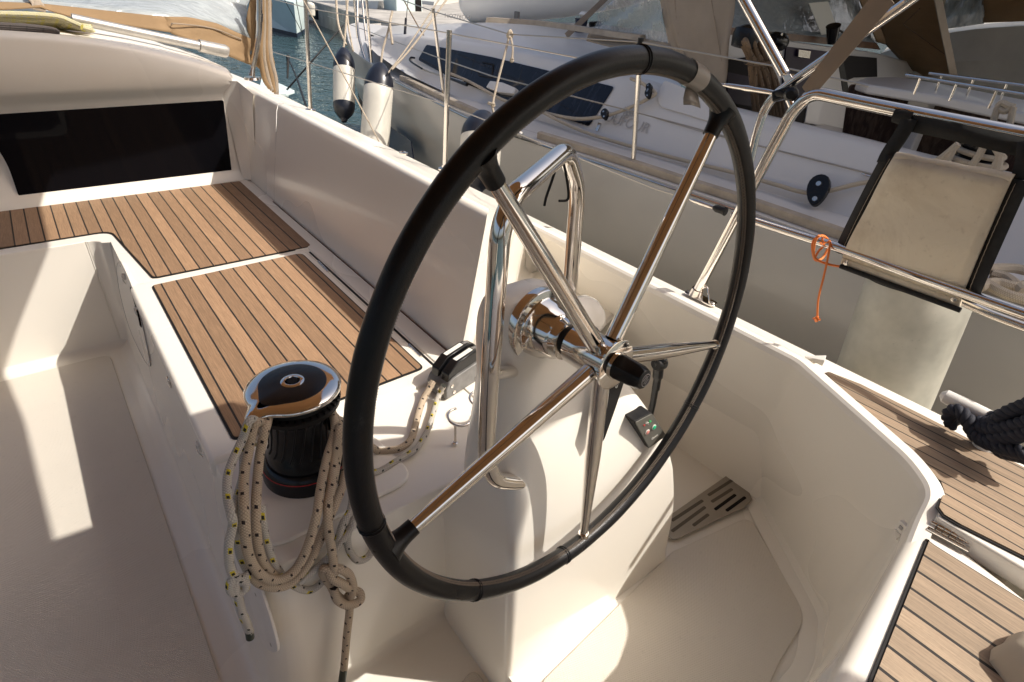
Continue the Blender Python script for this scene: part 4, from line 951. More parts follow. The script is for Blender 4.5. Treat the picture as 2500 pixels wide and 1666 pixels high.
# fender hanging outside between the boats behind the pad
def fender(name_, top, bot, rad, label, mats=('fender_white', 'fender_blue'), bot_end=True, group='fenders between the boats', cap=.20):
    top, bot = np.array(top), np.array(bot); ax = bot-top; Ln = np.linalg.norm(ax); ax = ax/Ln
    f_ = empty('fender', top, label, 'fender', group)
    c0, c1 = Ln*cap, Ln*(1-cap*.85) if bot_end else Ln*1.0
    mb = MB(); mb.lathe(top, ax, [(c0-.002, rad*.99)]+[(lerp(c0, c1, k/6), rad) for k in range(7)]+[(c1+.002, rad*.98)], 32); mb.build('body', mats[0], f_)
    mb = MB(); pf_ = spl([A(0, .20, 0), A(.05, .36, 0), (.16, .52, 0), (.36, .75, 0), (.6, .92, 0), (.8, .985, 0), (1, 1.005, 0)], 3); mb.lathe(top, ax, [(c0*p[0], rad*p[1]) for p in pf_], 32)
    cp = mb.build('end_cap', mats[1], f_)
    mb = MB(); mb.lathe(top+ax*c0*.14+A(-.5*rad*.7, -.5*rad*.7, 0)*.5, A(-1, -1, 0), [(0, rad*.13), (.01, rad*.13)], 14); mb.build('rope_hole', 'label_white', cp)
    if bot_end:
        mb = MB(); pf_ = spl([A(0, 1.005, 0), A(.25, .97, 0), A(.5, .84, 0), A(.74, .52, 0), A(.86, .33, 0), A(1, .25, 0)], 3); mb.lathe(top, ax, [(lerp(c1, Ln, p[0]), rad*p[1]) for p in pf_], 32); mb.build('end_cap', mats[1], f_)
    return f_
fender('fender', PX(2262, 655, 1.86), PX(2090, 1110, 1.78), .135, 'big stained old white fender hanging in the gap below the cream pad', ('fender_old', 'black_rubber'), True, cap=.085)
fender('fender', PT(840, 118, 5.6), PT(840, 298, 5.6), .102, 'clean white fender with black ends hanging nearest the water at the bow', cap=.29)
fender('fender', PT(929, 155, 4.7), PT(908, 440, 4.7), .116, 'dirty white fender with a blue-black top beside the bow of the next boat', cap=.22)
mb = MB(); mb.tube(spl([PT(838, 122, 5.6), PT(842, 92, 5.6), PT(846, 40, 5.6), PT(850, -20, 5.6)], 4), .010, 8); tag(mb.build('fender_rope', 'rope_cream'), 'twisted rope carrying the clean white fender', 'rope')
mb = MB(); mb.tube(spl([PT(929, 165, 4.7), PT(935, 120, 4.7), PT(948, 75, 4.7), PT(958, 28, 4.7)], 4), .009, 8); mb.tube(spl([PT(958, 28, 4.7), PT(952, 60, 4.68), PT(958, 108, 4.68)], 4), .010, 8); tag(mb.build('fender_rope', 'rope_cream'), 'rope with a knotted tail carrying the dirty white fender', 'rope')
fender('fender', PT(1180, 272, 3.1), PT(1165, 470, 3.1), .11, 'fender hidden mostly behind the left side of the wheel rim', cap=.33)
fr = empty('fender_rope', PT(1243, 85, 3.1), 'cream rope knotted on the wire and holding the fender behind the wheel rim', 'rope')
mb = MB(); mb.tube(spl([PT(1243, 90, 3.1), PT(1228, 150, 3.1), PT(1215, 200, 3.1), PT(1203, 255, 3.1), PT(1206, 280, 3.1)], 5), .0065, 8); mb.build('line', 'rope_cream', fr)
mb = MB(); mb.tube(spl([PT(1247, 92, 3.08), PT(1252, 120, 3.08), PT(1250, 145, 3.08)], 5), .006, 8); mb.build('tail', 'rope_cream', fr)
for (u, v, r_) in ((1245, 84, .016), (1250, 146, .010), (1204, 256, .010)):
    mb = MB(); mb.tube([PT(u, v, 3.09)+r_*A(math.cos(a)*.8, .3*math.sin(2*a), math.sin(a)) for a in [k*.5 for k in range(13)]], r_*.55, 8); mb.build('knot', 'rope_cream', fr, ang=60)
mb = MB(); mb.tube([PX(1193, 252, 2.3), PX(1203, 256, 2.3)], .010, 8); mb.build('knot', 'rope_cream', fr)

# ---------- white fittings, cleat and navy rope on our side deck
clt = empty('cleat', PX(2360, 1020, 1.46), 'white mooring cleat on the teak side deck', 'cleat')
a, b = PX(2297, 962, 1.47), PX(2436, 1032, 1.47)
mb = MB(); dd = b-a; mb.tube([a-dd*.0, a+dd*.08, a+dd*.4, b, b+dd*.2], [.006, .016, .018, .018, .016], 14); mb.build('horns', 'painted_metal', clt, bevel=.0)
mb = MB(); mb.tube([b, A(b[0], b[1], -.828)], [.014, .02], 14); mb.build('foot', 'painted_metal', clt)
nr = empty('mooring_rope', PZ(2440, 1060, -.82), 'thick navy blue rope bundled over the white cleat', 'rope')
G = lambda u, v, x: PX(u, v, x)
def twist(path, r, name, par, mat='navy_rope', lay=.045, n=6):
    P = spl(path, n); L = [0]
    for i in range(1, len(P)): L.append(L[-1]+np.linalg.norm(P[i]-P[i-1]))
    # resample evenly
    m_ = max(12, int(L[-1]/(lay/10))); Q = [A(*[np.interp(L[-1]*k/m_, L, [p[j] for p in P]) for j in range(3)]) for k in range(m_+1)]
    mb = MB(); u = None
    T = [Q[min(i+1, m_)]-Q[max(0, i-1)] for i in range(m_+1)]; fr_ = []
    for i in range(m_+1):
        tt = T[i]/(np.linalg.norm(T[i])+1e-9)
        if u is None: u = np.cross(tt, A(.3, .2, 1)); 
        u = u-np.dot(u, tt)*tt; u /= np.linalg.norm(u); fr_.append((u.copy(), np.cross(tt, u)))
    for s in range(3):
        pts = [Q[i]+r*.52*(math.cos(2*math.pi*(s/3+L[-1]*i/m_/lay))*fr_[i][0]+math.sin(2*math.pi*(s/3+L[-1]*i/m_/lay))*fr_[i][1]) for i in range(m_+1)]
        mb.tube(pts, r*.56, 8)
    return mb.build(name, mat, par, ang=70)
twist([G(2330, 1040, 1.46), G(2318, 1025, 1.455), G(2322, 1005, 1.45), G(2345, 1006, 1.44), G(2365, 1030, 1.43), G(2380, 1060, 1.42), G(2420, 1085, 1.40), G(2510, 1110, 1.38)], .015, 'strand', nr)
twist([G(2370, 1030, 1.45), G(2420, 1035, 1.43), G(2460, 1010, 1.42), G(2520, 985, 1.41)], .016, 'strand', nr)
twist([G(2385, 1045, 1.43), G(2440, 1050, 1.41), G(2520, 1030, 1.39)], .016, 'strand', nr)
twist([G(2400, 1080, 1.41), G(2450, 1070, 1.40), G(2530, 1055, 1.38)], .016, 'strand', nr)
twist([G(2390, 1035, 1.47), G(2440, 1018, 1.46), G(2530, 1010, 1.45)], .016, 'strand', nr)
twist([G(2440, 1100, 1.42), G(2490, 1112, 1.40), G(2540, 1125, 1.39)], .016, 'strand', nr)
def clip(p, dirx, label, s=1.0):
    c_ = empty('latch', p, label, 'latch', 'small white plastic catches')
    d = np.array(dirx)/np.linalg.norm(dirx); u_ = Z-np.dot(Z, d)*d; u_ /= np.linalg.norm(u_); q_ = np.cross(d, u_)
    mb = MB(); mb.prism([p-q_*.011*s, p+q_*.011*s, p+q_*.011*s+u_*.024*s, p-q_*.011*s+u_*.024*s], -d*.010*s); mb.build('block', 'white_plastic', c_, bevel=.0015, seg=2)
    mb = MB(); mb.prism([p-q_*.009*s-d*.010*s, p+q_*.009*s-d*.010*s, p-u_*.026*s-d*.001], -d*.003); mb.build('tongue', 'white_plastic', c_, bevel=.001, seg=2)
    mb = MB(); mb.obox(p+u_*.013*s-d*.0105*s, q_*.004*s, u_*.004*s, d*.001); mb.build('slot', 'grey_mark', c_)
clip(FW(307, 682, .003), (1, 0, 0), 'white plastic catch nearest the inner corner of the bench front', .9)
clip(FW(338, 762, .003), (1, 0, 0), 'white plastic catch above the oval locker door', .9)
clip(FW(494, 1098, .003), (1, 0, 0), 'white plastic catch low on the bench front by the winch', 1.0)
clip(PX(2204, 1298, 1.175), (0.9, -.5, 0), 'white plastic catch on the corner by the helm seat hinge', 1.0)
wf = empty('fairlead', PZ(1988, 884, -.80), 'white wedge shaped plastic fitting on the deck edge right of the wheel', 'deck fitting')
a, b = PZ(1964, 873, -.81), PZ(2010, 888, -.81); dd = b-a; pe = A(dd[1], -dd[0], 0)/np.linalg.norm(dd[:2])
mb = MB(); mb.add([a-pe*.004, a+pe*.004, b+pe*.016, b-pe*.016, a-pe*.004+Z*.004, a+pe*.004+Z*.004, b+pe*.016+Z*.018, b-pe*.016+Z*.018], [(0, 3, 2, 1), (4, 5, 6, 7), (0, 1, 5, 4), (1, 2, 6, 5), (2, 3, 7, 6), (3, 0, 4, 7)]); mb.build('wedge', 'white_plastic', wf, bevel=.0015)
mb = MB(); mb.obox((a+b)/2+dd*.505+Z*.009, dd*.004, pe*.010, Z*.0055); mb.build('slot', 'grey_mark', wf)
pe_ = empty('pad_eye', PZ(985, 373, -.70), 'small chrome pad eye on the white coaming top', 'deck fitting')
q = PX(985, 373, 1.25); mb = MB(); mb.tube([q+A(.012*math.cos(R(a)), .022*math.sin(R(a)), 0) for a in range(0, 360, 30)], .003, 8, closed=True); mb.lathe(q, Z, [(-.006, .02), (.0, .02)], 16); mb.build('eye', 'stainless', pe_)
# stay wire down to the coaming
mb = MB(); mb.tube([PX(925, 345, 1.34), PX(735, -10, 1.34)], .0035, 8); tag(mb.build('wire_stay', 'rope_cream'), 'thin cord running diagonally from the coaming top up past the stanchion', 'cord')

# ---------- floor grate, locker door, ring pull, speaker on our cockpit mouldings
gr = empty('foot_grate', PZ(1730, 1220, FLH+.01), 'grey slotted metal grate on the helm floor under the wheel', 'grate')
gz = FLH+.012; gp_ = [PZ(u, v, gz) for u, v in ((1618, 1300), (1632, 1262), (1778, 1160), (1797, 1150), (1812, 1162), (1836, 1222), (1815, 1243), (1786, 1255), (1652, 1318), (1640, 1318))]
# solid plate; its slots are brown and near-black patches laid on top
def inside(p, poly):
    c_ = False; n = len(poly)
    for i in range(n):
        a, b = poly[i], poly[(i+1) % n]
        if (a[1] > p[1]) != (b[1] > p[1]) and p[0] < (b[0]-a[0])*(p[1]-a[1])/(b[1]-a[1])+a[0]: c_ = not c_
    return c_
o_ = PZ(1640, 1300, gz); e1 = PZ(1790, 1190, gz)-o_; e1[2] = 0; e1 /= np.linalg.norm(e1); e2 = A(e1[1], -e1[0], 0)
mb = MB(); mb.prism(gp_, (0, 0, .004)); mb.build('plate', 'grate_steel', gr, bevel=.0012, seg=2)
slots = [((1729, 1210), (1795, 1168)), ((1737, 1226), (1788, 1194)), ((1745, 1245), (1796, 1208)), ((1773, 1248), (1820, 1214)), ((1640, 1272), (1716, 1222)), ((1640, 1298), (1722, 1238)), ((1692, 1284), (1730, 1256))]
slots_dark = [0, 0, 1, 1, 0, 0, 0]
simple('slot_brown', (.11, .09, .07), .7)
for (a, b) in slots:
    a, b = PZ(*a, gz+.0042), PZ(*b, gz+.0042); d = (b-a)/np.linalg.norm(b-a); n_ = A(d[1], -d[0], 0)*.0052
    mb = MB(); mb.prism(rpoly([a-n_, b-n_, b+n_, a+n_], .0045, 4), (0, 0, .0006)); mb.build('slot', 'dark_interior' if a[0] > .0 and slots_dark.pop(0) else 'slot_brown', gr)
ld = empty('locker_door', FW(325, 790), 'oval white locker door with a dark gap in the bench front', 'locker door')
mb = MB(); oc_ = [FW(u, v, .001) for u, v in ((292, 640), (300, 645), (330, 715), (352, 800), (368, 880), (366, 893), (350, 870), (318, 800), (296, 720), (287, 660))]
mb.prism(spl(oc_, 4, True), A(-.003, 0, 0)); mb.build('rim', 'gelcoat', ld)
mb = MB(); mb.tube(spl([p+A(-.003, 0, 0) for p in oc_], 4, True), .0016, 6, closed=True); mb.build('gap', 'grey_mark', ld)
mb = MB(); mb.tube(spl([FW(u, v, .006) for u, v in ((318, 702), (328, 730), (340, 775), (345, 800))], 4), [.0012]+[.004]*11+[.001], 6); mb.build('open_gap', 'dark_interior', ld)
hp = empty('ring_pull', FW(415, 930), 'small chrome ring pull on the bench front', 'ring pull')
q = FW(415, 932, .003); mb = MB(); mb.tube([q+A(-.003, .011*math.cos(R(a)), .020*math.sin(R(a))) for a in range(0, 360, 24)], .0022, 8, closed=True); mb.build('ring', 'chrome', hp)
mb = MB(); mb.lathe(q, (-1, 0, 0), [(0, .010), (.002, .009)], 16); mb.build('plate', 'stainless', hp)
sp = empty('speaker_cover', PY(640, 1500, .83), 'oval white plastic cover low on the console under the coiled ropes', 'cover')
mb = MB(); oc_ = [FW(u, v, .006) for u, v in ((610, 1420), (628, 1425), (652, 1490), (672, 1560), (676, 1590), (660, 1592), (640, 1570), (618, 1500), (604, 1450))]
mb.prism(spl(oc_, 5, True), A(.006, 0, 0)); mb.build('plate', 'white_plastic', sp, bevel=.002)
for u, v in ((624, 1452), (661, 1574)):
    mb = MB(); mb.lathe(FW(u, v, .006), (-1, 0, 0), [(0, .005), (.0008, .004)], 12); mb.build('screw', 'grate_steel', sp)
mb = MB(); mb.lathe(PX(1061, 816, .838), (-1, 0, .2), [(0, .008), (.002, .0075), (.0022, .004)], 16); tag(mb.build('snap_stud', 'stainless'), 'round metal snap stud low on the coaming beside the bench', 'stud')
# tan fabric corner at lower right (canvas bag on the helm seat)
bg_ = PZ(2500, 1560, -.80); mb = MB(); rows = []
for i in range(10):
    a = R(180+90*i/9); rr_ = .155; rows.append([A(1.05+.10+(rr_+.012*math.sin(3*i))*math.cos(a)*(1-.55*(j/5)**2), -.135+rr_*1.15*math.sin(a+R(90))*.0-.16*(i/9)+.0, -.885+.13*math.sin(R(90*j/5))) for j in range(6)])
mb = MB(); pc = PZ(2655, 1690, -.84)
for i in range(1): pass
rows = []
for j in range(9):
    ph = R(90*j/8); row = []
    for i in range(25):
        a = R(360*i/24); rr_ = (.088+.006*math.sin(3*a+1))*math.cos(ph)**.7+.004*math.sin(7*a); row.append(pc+A(rr_*math.cos(a), rr_*math.sin(a)*1.25, -.03+.085*math.sin(ph)+.006*math.sin(5*a)*math.cos(ph)))
    rows.append(row)
mb.sheet(rows); bag = mb.build('canvas_bag', 'pad_vinyl'); tag(bag, 'corner of a greenish tan canvas bag lying on the teak helm seat', 'bag')

# ================================================================== the next boat
NZ = -.80
nb = empty('sailboat', (3.6, 3, WZ), 'white sailboat moored alongside with a long dark blue cabin window', 'sailboat')
eu = [(843, 62, -.66), (850, 98, -.70), (862, 125, -.74), (900, 152, -.77), (968, 197, -.80), (1060, 243, -.80), (1183, 301, -.80), (1301, 341, -.80), (1480, 398, -.80), (1661, 459, -.80), (1799, 505, -.80), (2071, 603, -.80), (2300, 690, -.80), (2560, 795, -.80), (3100, 1015, -.80)]
ed = [PZ(u, v, z) for u, v, z in eu]
cl_ = [A(4.35, p[1]+.3*(p[1] > 6), p[2]+.06) for p in ed]; cl_[0] = ed[0]+A(.35, .35, .01)
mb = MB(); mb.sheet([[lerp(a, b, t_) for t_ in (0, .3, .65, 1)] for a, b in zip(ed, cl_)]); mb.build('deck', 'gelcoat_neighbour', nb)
mb = MB(); hs_ = []
for i, p in enumerate(ed):
    k = min(1, max(0, (p[1]-3)/5)); hs_.append([p, p+A(-.015, 0, -.03), p+A(.012+.03*k, 0, -.45), p+A(.10+.30*k, -.15*k, -1.0), p+A(.30+.5*k, -.3*k, -1.5)])
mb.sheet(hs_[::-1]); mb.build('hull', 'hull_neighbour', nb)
tipo = ed[0]; mb = MB(); other = [cl_[0]+A(.3, -.1, 0), cl_[0]+A(1.4, -1.6, 0), cl_[0]+A(2.2, -3.5, 0)]
mb.sheet([[p, p+A(-.03, -.3, -.8), p+A(-.1, -.6, -1.5)] for p in [tipo]+other]); mb.build('hull', 'hull_neighbour', nb)
# navy stripe band low on the hull and dark boot
mb = MB(); q = [PX(945, 306, 2.62), PX(1003, 350, 2.50), PX(1008, 392, 2.44), PX(940, 360, 2.52)]; mb.prism([PX(u, v, x) for u, v, x in ((938, 300, 2.50), (1003, 346, 2.37), (1010, 400, 2.33), (930, 370, 2.45))], A(.01, 0, 0)); mb.build('hull_stripe', 'navy_gelcoat', nb)
for i, (i0, i1) in enumerate(((4, 6), (7, 14))):
    P = spl(ed[i0:i1+1], 4); mb = MB(); L0 = [p+A(.03, 0, .002) for p in P]
    mb.sheet([[p, p+Z*.035, p+Z*.04+A(.012, 0, 0), p+Z*.04+A(.035, 0, 0), p+A(.045, 0, 0)] for p in L0]); mb.build('toe_rail', 'teak_grey', nb)
P = spl(ed[4:], 3); mb = MB(); mb.tube([p+A(-.008, 0, -.012) for p in P], .006, 6); mb.build('rubbing_strip', 'stainless', nb)
# cabin side on a leaning plane
cn, c0_ = A(-.86, 0, .51), A(2.66, 0, -.79); cn = cn/np.linalg.norm(cn)
S = lambda u, v, off=0.0: PP(u, v, c0_+cn*off, cn)
top = [(903, 94), (918, 90), (940, 88), (1000, 92), (1060, 98), (1200, 120), (1345, 150), (1480, 182), (1600, 212), (1640, 238), (1750, 268), (1880, 301), (2060, 345), (2230, 390), (2560, 465)]
base = [(905, 92), (930, 118), (962, 140), (1000, 165), (1105, 213), (1228, 262), (1380, 306), (1500, 352), (1560, 375), (1640, 405), (1800, 455), (2100, 545), (2300, 600), (2560, 690)]
def resamp(L, n):
    L = [np.array(p, float) for p in L]; d = [0]
    for i in range(1, len(L)): d.append(d[-1]+np.linalg.norm(L[i]-L[i-1]))
    return [A(*[np.interp(d[-1]*k/n, d, [p[j] for p in L]) for j in range(2)]) for k in range(n+1)]
tt, bb_ = resamp(top, 40), resamp(base, 40); rows = []
for a, b in zip(tt, bb_):
    ta, ba = S(*a), S(*b); rows.append([ta+A(.05, 0, .02), ta+A(.02, 0, .012), ta+A(-.0, 0, -.004), lerp(ta, ba, .3), lerp(ta, ba, .7), lerp(ta, ba, .92), ba+A(-.02, 0, -.02), ba+A(-.07, 0, -.035)])
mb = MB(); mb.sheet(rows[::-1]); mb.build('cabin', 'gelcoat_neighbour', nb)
mb = MB(); fr_, rr1 = [r_[0] for r_ in rows if r_[0][1] > 2.1], []
ru = resamp([(900, 90), (915, 74), (945, 63), (1060, 60), (1160, 57), (1330, 62), (1480, 80), (1640, 100)], len(fr_)-1)
rz_ = lambda u: float(np.interp(u, [900, 945, 1060, 1160], [-.66, -.55, -.40, -.32]))
mb.sheet([[p, lerp(p, PZ(u, v, rz_(u)), .5)+A(0, 0, .02), PZ(u, v, rz_(u)), PZ(u, v, rz_(u))+A(.5, 0, .02), PZ(u, v, rz_(u))+A(2.2, .2, -.25)] for p, (u, v) in zip(fr_, ru)][::-1]); mb.build('cabin_roof', 'gelcoat_neighbour', nb)
mb = MB(); hr = [PZ(u, v, -.27) for u, v in ((1185, 55), (1300, 62), (1400, 76), (1500, 92), (1560, 100))]; mb.sheet([[p, p+A(.01, 0, .03), p+A(.05, 0, .032), p+A(.06, 0, 0)] for p in spl(hr, 4)]); mb.build('handrail', 'teak_grey', nb)
mb = MB(); mb.prism(rpoly([S(u, v, .004) for u, v in ((1042, 110), (1200, 140), (1345, 175), (1500, 213), (1438, 309), (1330, 275), (1210, 235), (1100, 190), (1021, 147))], [.02, 0, 0, .02, .02, 0, 0, 0, .03]), cn*.004); wn_ = mb.build('window', 'blue_window', nb)
mb = MB(); mb.tube([S(u, v, .012) for u, v in ((1178, 152), (1204, 158), (1200, 190), (1170, 184), (1167, 178))], .006, 6); mb.build('hatch_frame', 'black_plastic', wn_)
for g_ in ((1160, 133, 1150, 180), (1275, 168, 1266, 205)):
    mb = MB(); mb.tube([S(g_[0], g_[1], .009), S(g_[2], g_[3], .009)], .002, 5); mb.build('seam', 'black_plastic', wn_)
mb = MB(); mb.prism(rpoly([S(u, v, .006) for u, v in ((1205, 204), (1235, 208), (1268, 222), (1262, 236), (1225, 232), (1195, 220))], .01), cn*.04); mb.build('vent_box', 'gelcoat_neighbour', nb, bevel=.01)
tx = S(1530, 300, .006); text_part('DUFOUR', .085, tx, S(1560, 308, .006)-S(1500, 290, .006), S(1535, 280, .006)-tx, 'grey_mark', 'lettering', nb, .0006)
mb = MB()
for k in range(4): mb.tube([S(1522+8*k, 283, .007), S(1527+5*k, 258+1.5*abs(k-2), .007)], .0022, 5)
mb.tube([S(1520, 272, .007), S(1548, 278, .007)], .0018, 5); mb.tube([S(1523, 282, .007), S(1548, 284, .007)], .0018, 5); mb.build('emblem', 'grey_mark', nb)
mb = MB(); mb.tube([S(u, v, .004) for u, v in ((1600, 288), (1700, 318), (1837, 352), (2000, 393), (2128, 425), (2180, 440))], .0025, 5); mb.build('moulding_line', 'grey_mark', nb)
mb = MB(); mb.prism(rpoly([S(u, v, .003) for u, v in ((1622, 196), (1700, 228), (1760, 262), (1740, 300), (1612, 262), (1604, 235))], .03), cn*.004); mb.build('recess', 'gelcoat_neighbour', nb, bevel=.006)
# track lines on the side deck
for off_, c_ in ((.12, 'grey_mark'), (.20, 'grey_mark')):
    mb = MB(); P = spl([p+A(off_, 0, .004) for p in ed[5:]], 3); mb.sheet([[p, p+A(.008, 0, 0)] for p in P]); mb.build('deck_line', c_, nb)
# long dark pole (boat hook) lying along the cabin side
bh = empty('boat_hook', S(1010, 150, .05), 'black and grey boat hook lying along the cabin side under the blue window', 'boat hook')
mb = MB(); mb.tube(spl([S(1003, 142, .03), S(1008, 152, .05), S(1040, 172, .06), S(1130, 200, .07)], 4), .010, 8); mb.build('pole', 'grey_alloy', bh)
mb = MB(); mb.tube([S(1098, 192, .08), S(1130, 204, .08), S(1140, 207, .08)], [.010, .012, .014], 8); mb.build('tip', 'black_plastic', bh)
mb = MB(); mb.tube(spl([S(1030, 168, .09), S(1002, 150, .08), S(1003, 141, .05), S(1012, 142, .04)], 4), .008, 8); mb.build('hook', 'black_plastic', bh)
# jib sheet led aft through blocks
SD = lambda u, v, o=.04: S(u, v, o)
mb = MB(); mb.tube(spl([SD(1095, 178), SD(1150, 202), SD(1225, 243), SD(1300, 268), SD(1400, 290), SD(1480, 285)], 5), .011, 8); mb.tube(spl([SD(1484, 283), SD(1540, 262), SD(1592, 236), SD(1598, 225), SD(1570, 205), SD(1540, 192)], 5), .010, 8)
tag(mb.build('sheet_rope', 'rope_cream'), 'beige sheet running along the blue window and up through the black blocks', 'rope', 'ropes led along the next boat')
mb = MB(); mb.tube(spl([SD(1300, 262, .07), SD(1420, 320, .05), SD(1600, 374, .03), SD(1800, 424, .03), SD(1890, 450, .04), SD(1984, 472, .04), SD(2100, 448, .04), SD(2180, 438, .04)], 5), .010, 8)
tag(mb.build('sheet_rope', 'rope_cream'), 'beige sheet running low along the coaming into the big black block', 'rope', 'ropes led along the next boat')
mb = MB(); mb.tube(spl([PZ(1150, 245, NZ+.03), PZ(1215, 265, NZ+.03), PZ(1600, 425, NZ+.02)], 5), .010, 8); o_2 = mb
def block(u, v, r_, label, tilt=(0, 1)):
    c_ = SD(u, v, .045); t_ = empty('block', c_, label, 'block', 'black sheet blocks on the next boat')
    d_ = (SD(u+tilt[0]*10, v+tilt[1]*10, .045)-c_); d_ /= np.linalg.norm(d_)
    sdv = np.cross(cn, d_); mb = MB()
    mb.prism([c_-d_*r_*1.2*math.cos(a)*1.0+sdv*r_*math.sin(a)*(.75+.2*math.cos(a)) for a in [2*math.pi*k/20 for k in range(20)]], cn*.028); mb.build('cheek', 'black_plastic', t_, bevel=.005)
    for q in (-.45, .7):
        mb = MB(); mb.lathe(c_+d_*r_*q+cn*.028, cn, [(0, .2*r_), (.003, .18*r_)], 12); mb.build('pin', 'stainless', t_)
block(1480, 283, .030, 'small black block at the corner of the blue window', (0.1, 1)); block(1588, 219, .022, 'upper half of the pair of small black blocks on the cabin side'); block(1586, 233, .024, 'lower half of the pair of small black blocks on the cabin side')
block(1999, 469, .060, 'big black sheet block on the coaming side seen beside the wheel rim', (-.25, 1))
mb = MB(); mb.tube([S(2104, 424, .012), S(2116, 428, .02), S(2150, 436, .014)], [.003, .007, .004], 8); tag(mb.build('hinge_pin', 'stainless'), 'small stainless fitting on the coaming left of the cream pad', 'fitting')
mb = MB(); mb.prism(rpoly([S(u, v, .004) for u, v in ((1454, 318), (1462, 300), (1468, 303), (1459, 322))], .004), cn*.003); mb.build('latch_plate', 'stainless', nb)
# cleats and fairleads in the toe rail gap
for (u, v, lb) in ((1236, 322, 'dark grey fairlead in the gap of the toe rail left of the grab rail'),):
    c_ = PZ(u, v, NZ+.03); t_ = empty('fairlead', c_, lb, 'fairlead'); mb = MB(); mb.tube([c_+A(0, .13, 0), c_+A(0, .08, .03), c_+A(0, -.06, .03), c_+A(.02, -.12, 0)], [.02, .03, .032, .018], 10); mb.build('body', 'grey_alloy', t_, bevel=.0)
# stanchions of the next boat
for i, (b0, t0, z0) in enumerate((((1076, 237), (1057, 26), -.79), ((1536, 406), (1564, 100), -.79), ((900, 153), (893, -20), -.75), ((868, 100), (862, -30), -.72))):
    b_ = PZ(*b0, z0)+A(.03, 0, 0); t_ = PY(*t0, b_[1])
    s0 = empty('stanchion', b_, ('thin stanchion of the next boat between our short stanchion and its dark window', 'stanchion of the next boat seen through the wheel in front of the lettering', 'bow stanchion of the next boat right of the clean fender', 'foremost bow post of the next boat')[i], 'stanchion', 'stanchions of the next boat')
    mb = MB(); mb.tube([b_, t_], .0125, 12); mb.build('post', 'stainless', s0)
    mb = MB(); mb.tube([t_-A(0, 0, .015), t_+A(0, 0, .012)], .0135, 12); mb.build('cap', 'black_plastic' if i == 1 else 'stainless', s0)
st1, st2 = PY(1057, 28, PZ(1076, 237, -.79)[1]), PY(1563, 103, PZ(1536, 406, -.79)[1])
mb = MB(); kn_ = PT(1244, 84, 3.1); mb.tube([PY(600, -140, 9), st1, kn_, st2, PX(1925, 168, 2.42), PX(2090, 203, 2.42), PX(2120, 212, 2.42)], .0035, 6); tag(mb.build('lifeline', 'wire'), 'upper lifeline of the next boat passing over the wheel', 'lifeline', 'lifelines of the next boat')
mb = MB(); mb.tube([PY(800, 40, 8), PY(1066, 140, st1[1]), PT(1200, 186, 3.2), PY(1551, 274, st2[1]), PX(1700, 314, 2.42), PX(1837, 352, 2.42), PX(2128, 425, 2.42)], .0035, 6); tag(mb.build('lifeline', 'wire'), 'lower lifeline of the next boat crossing in front of the blue window', 'lifeline', 'lifelines of the next boat')
for i, (ps, r_, mt, lb, ct) in enumerate((
    ([PT(957, 170, 4.6), PT(1010, 110, 4.7), PT(1090, 0, 4.9), PT(1110, -30, 5)], .008, 'rope_cream', 'beige rope running diagonally up from the bow deck behind the stanchion', 'rope'),
    ([PT(948, 178, 4.6), PT(1000, 108, 4.7), PT(1078, -10, 4.9)], .006, 'rope_cream', 'second thinner beige rope beside the diagonal bow rope', 'rope'),
    ([PT(980, -10, 5.2), PT(1030, 80, 5.1), PT(1085, 160, 5.0)], .005, 'rope_brown', 'thin brown rope crossing the diagonal bow ropes', 'rope'),
    ([PT(820, -10, 6.5), PT(826, 60, 6.5), PT(845, 110, 6.4)], .012, 'rope_cream', 'rope hanging down the bow roller of the next boat', 'rope'),
    ([PT(845, -10, 6.3), PT(850, 60, 6.2), PT(862, 125, 6.1)], .010, 'rope_cream', 'rope hanging beside the bow roller right of the fender rope', 'rope'),
    ([PT(873, -10, 6.0), PT(873, 50, 6.0), PT(878, 100, 5.9), PT(898, 165, 5.8)], .012, 'stainless', 'steel bow rail tube of the next boat', 'rail'),
    ([PT(883, -10, 6.0), PT(893, 90, 5.9), PT(903, 148, 5.8)], .010, 'stainless', 'second steel bow rail tube of the next boat', 'rail'))):
    mb = MB(); mb.tube(spl(ps, 4), r_, 8); tag(mb.build('rope' if 'rope' in mt else 'bow_rail', mt), lb, ct)
# shroud with dark turnbuckle
sh = empty('shroud', PT(984, 132, 5.3), 'grey shroud with a black turnbuckle on the foredeck of the next boat', 'shroud')
mb = MB(); mb.tube([PT(998, -20, 5.3), PT(990, 70, 5.3)], .005, 6); mb.build('wire', 'wire', sh); mb = MB(); mb.tube([PT(991, 45, 5.3), PT(988, 95, 5.3), PT(986, 112, 5.3)], [.010, .014, .010], 8); mb.build('turnbuckle', 'blue_window', sh); mb = MB(); mb.tube([PT(986, 112, 5.3), PT(984, 140, 5.3)], [.022, .022], 8); mb.build('foot', 'teak_grey', sh)
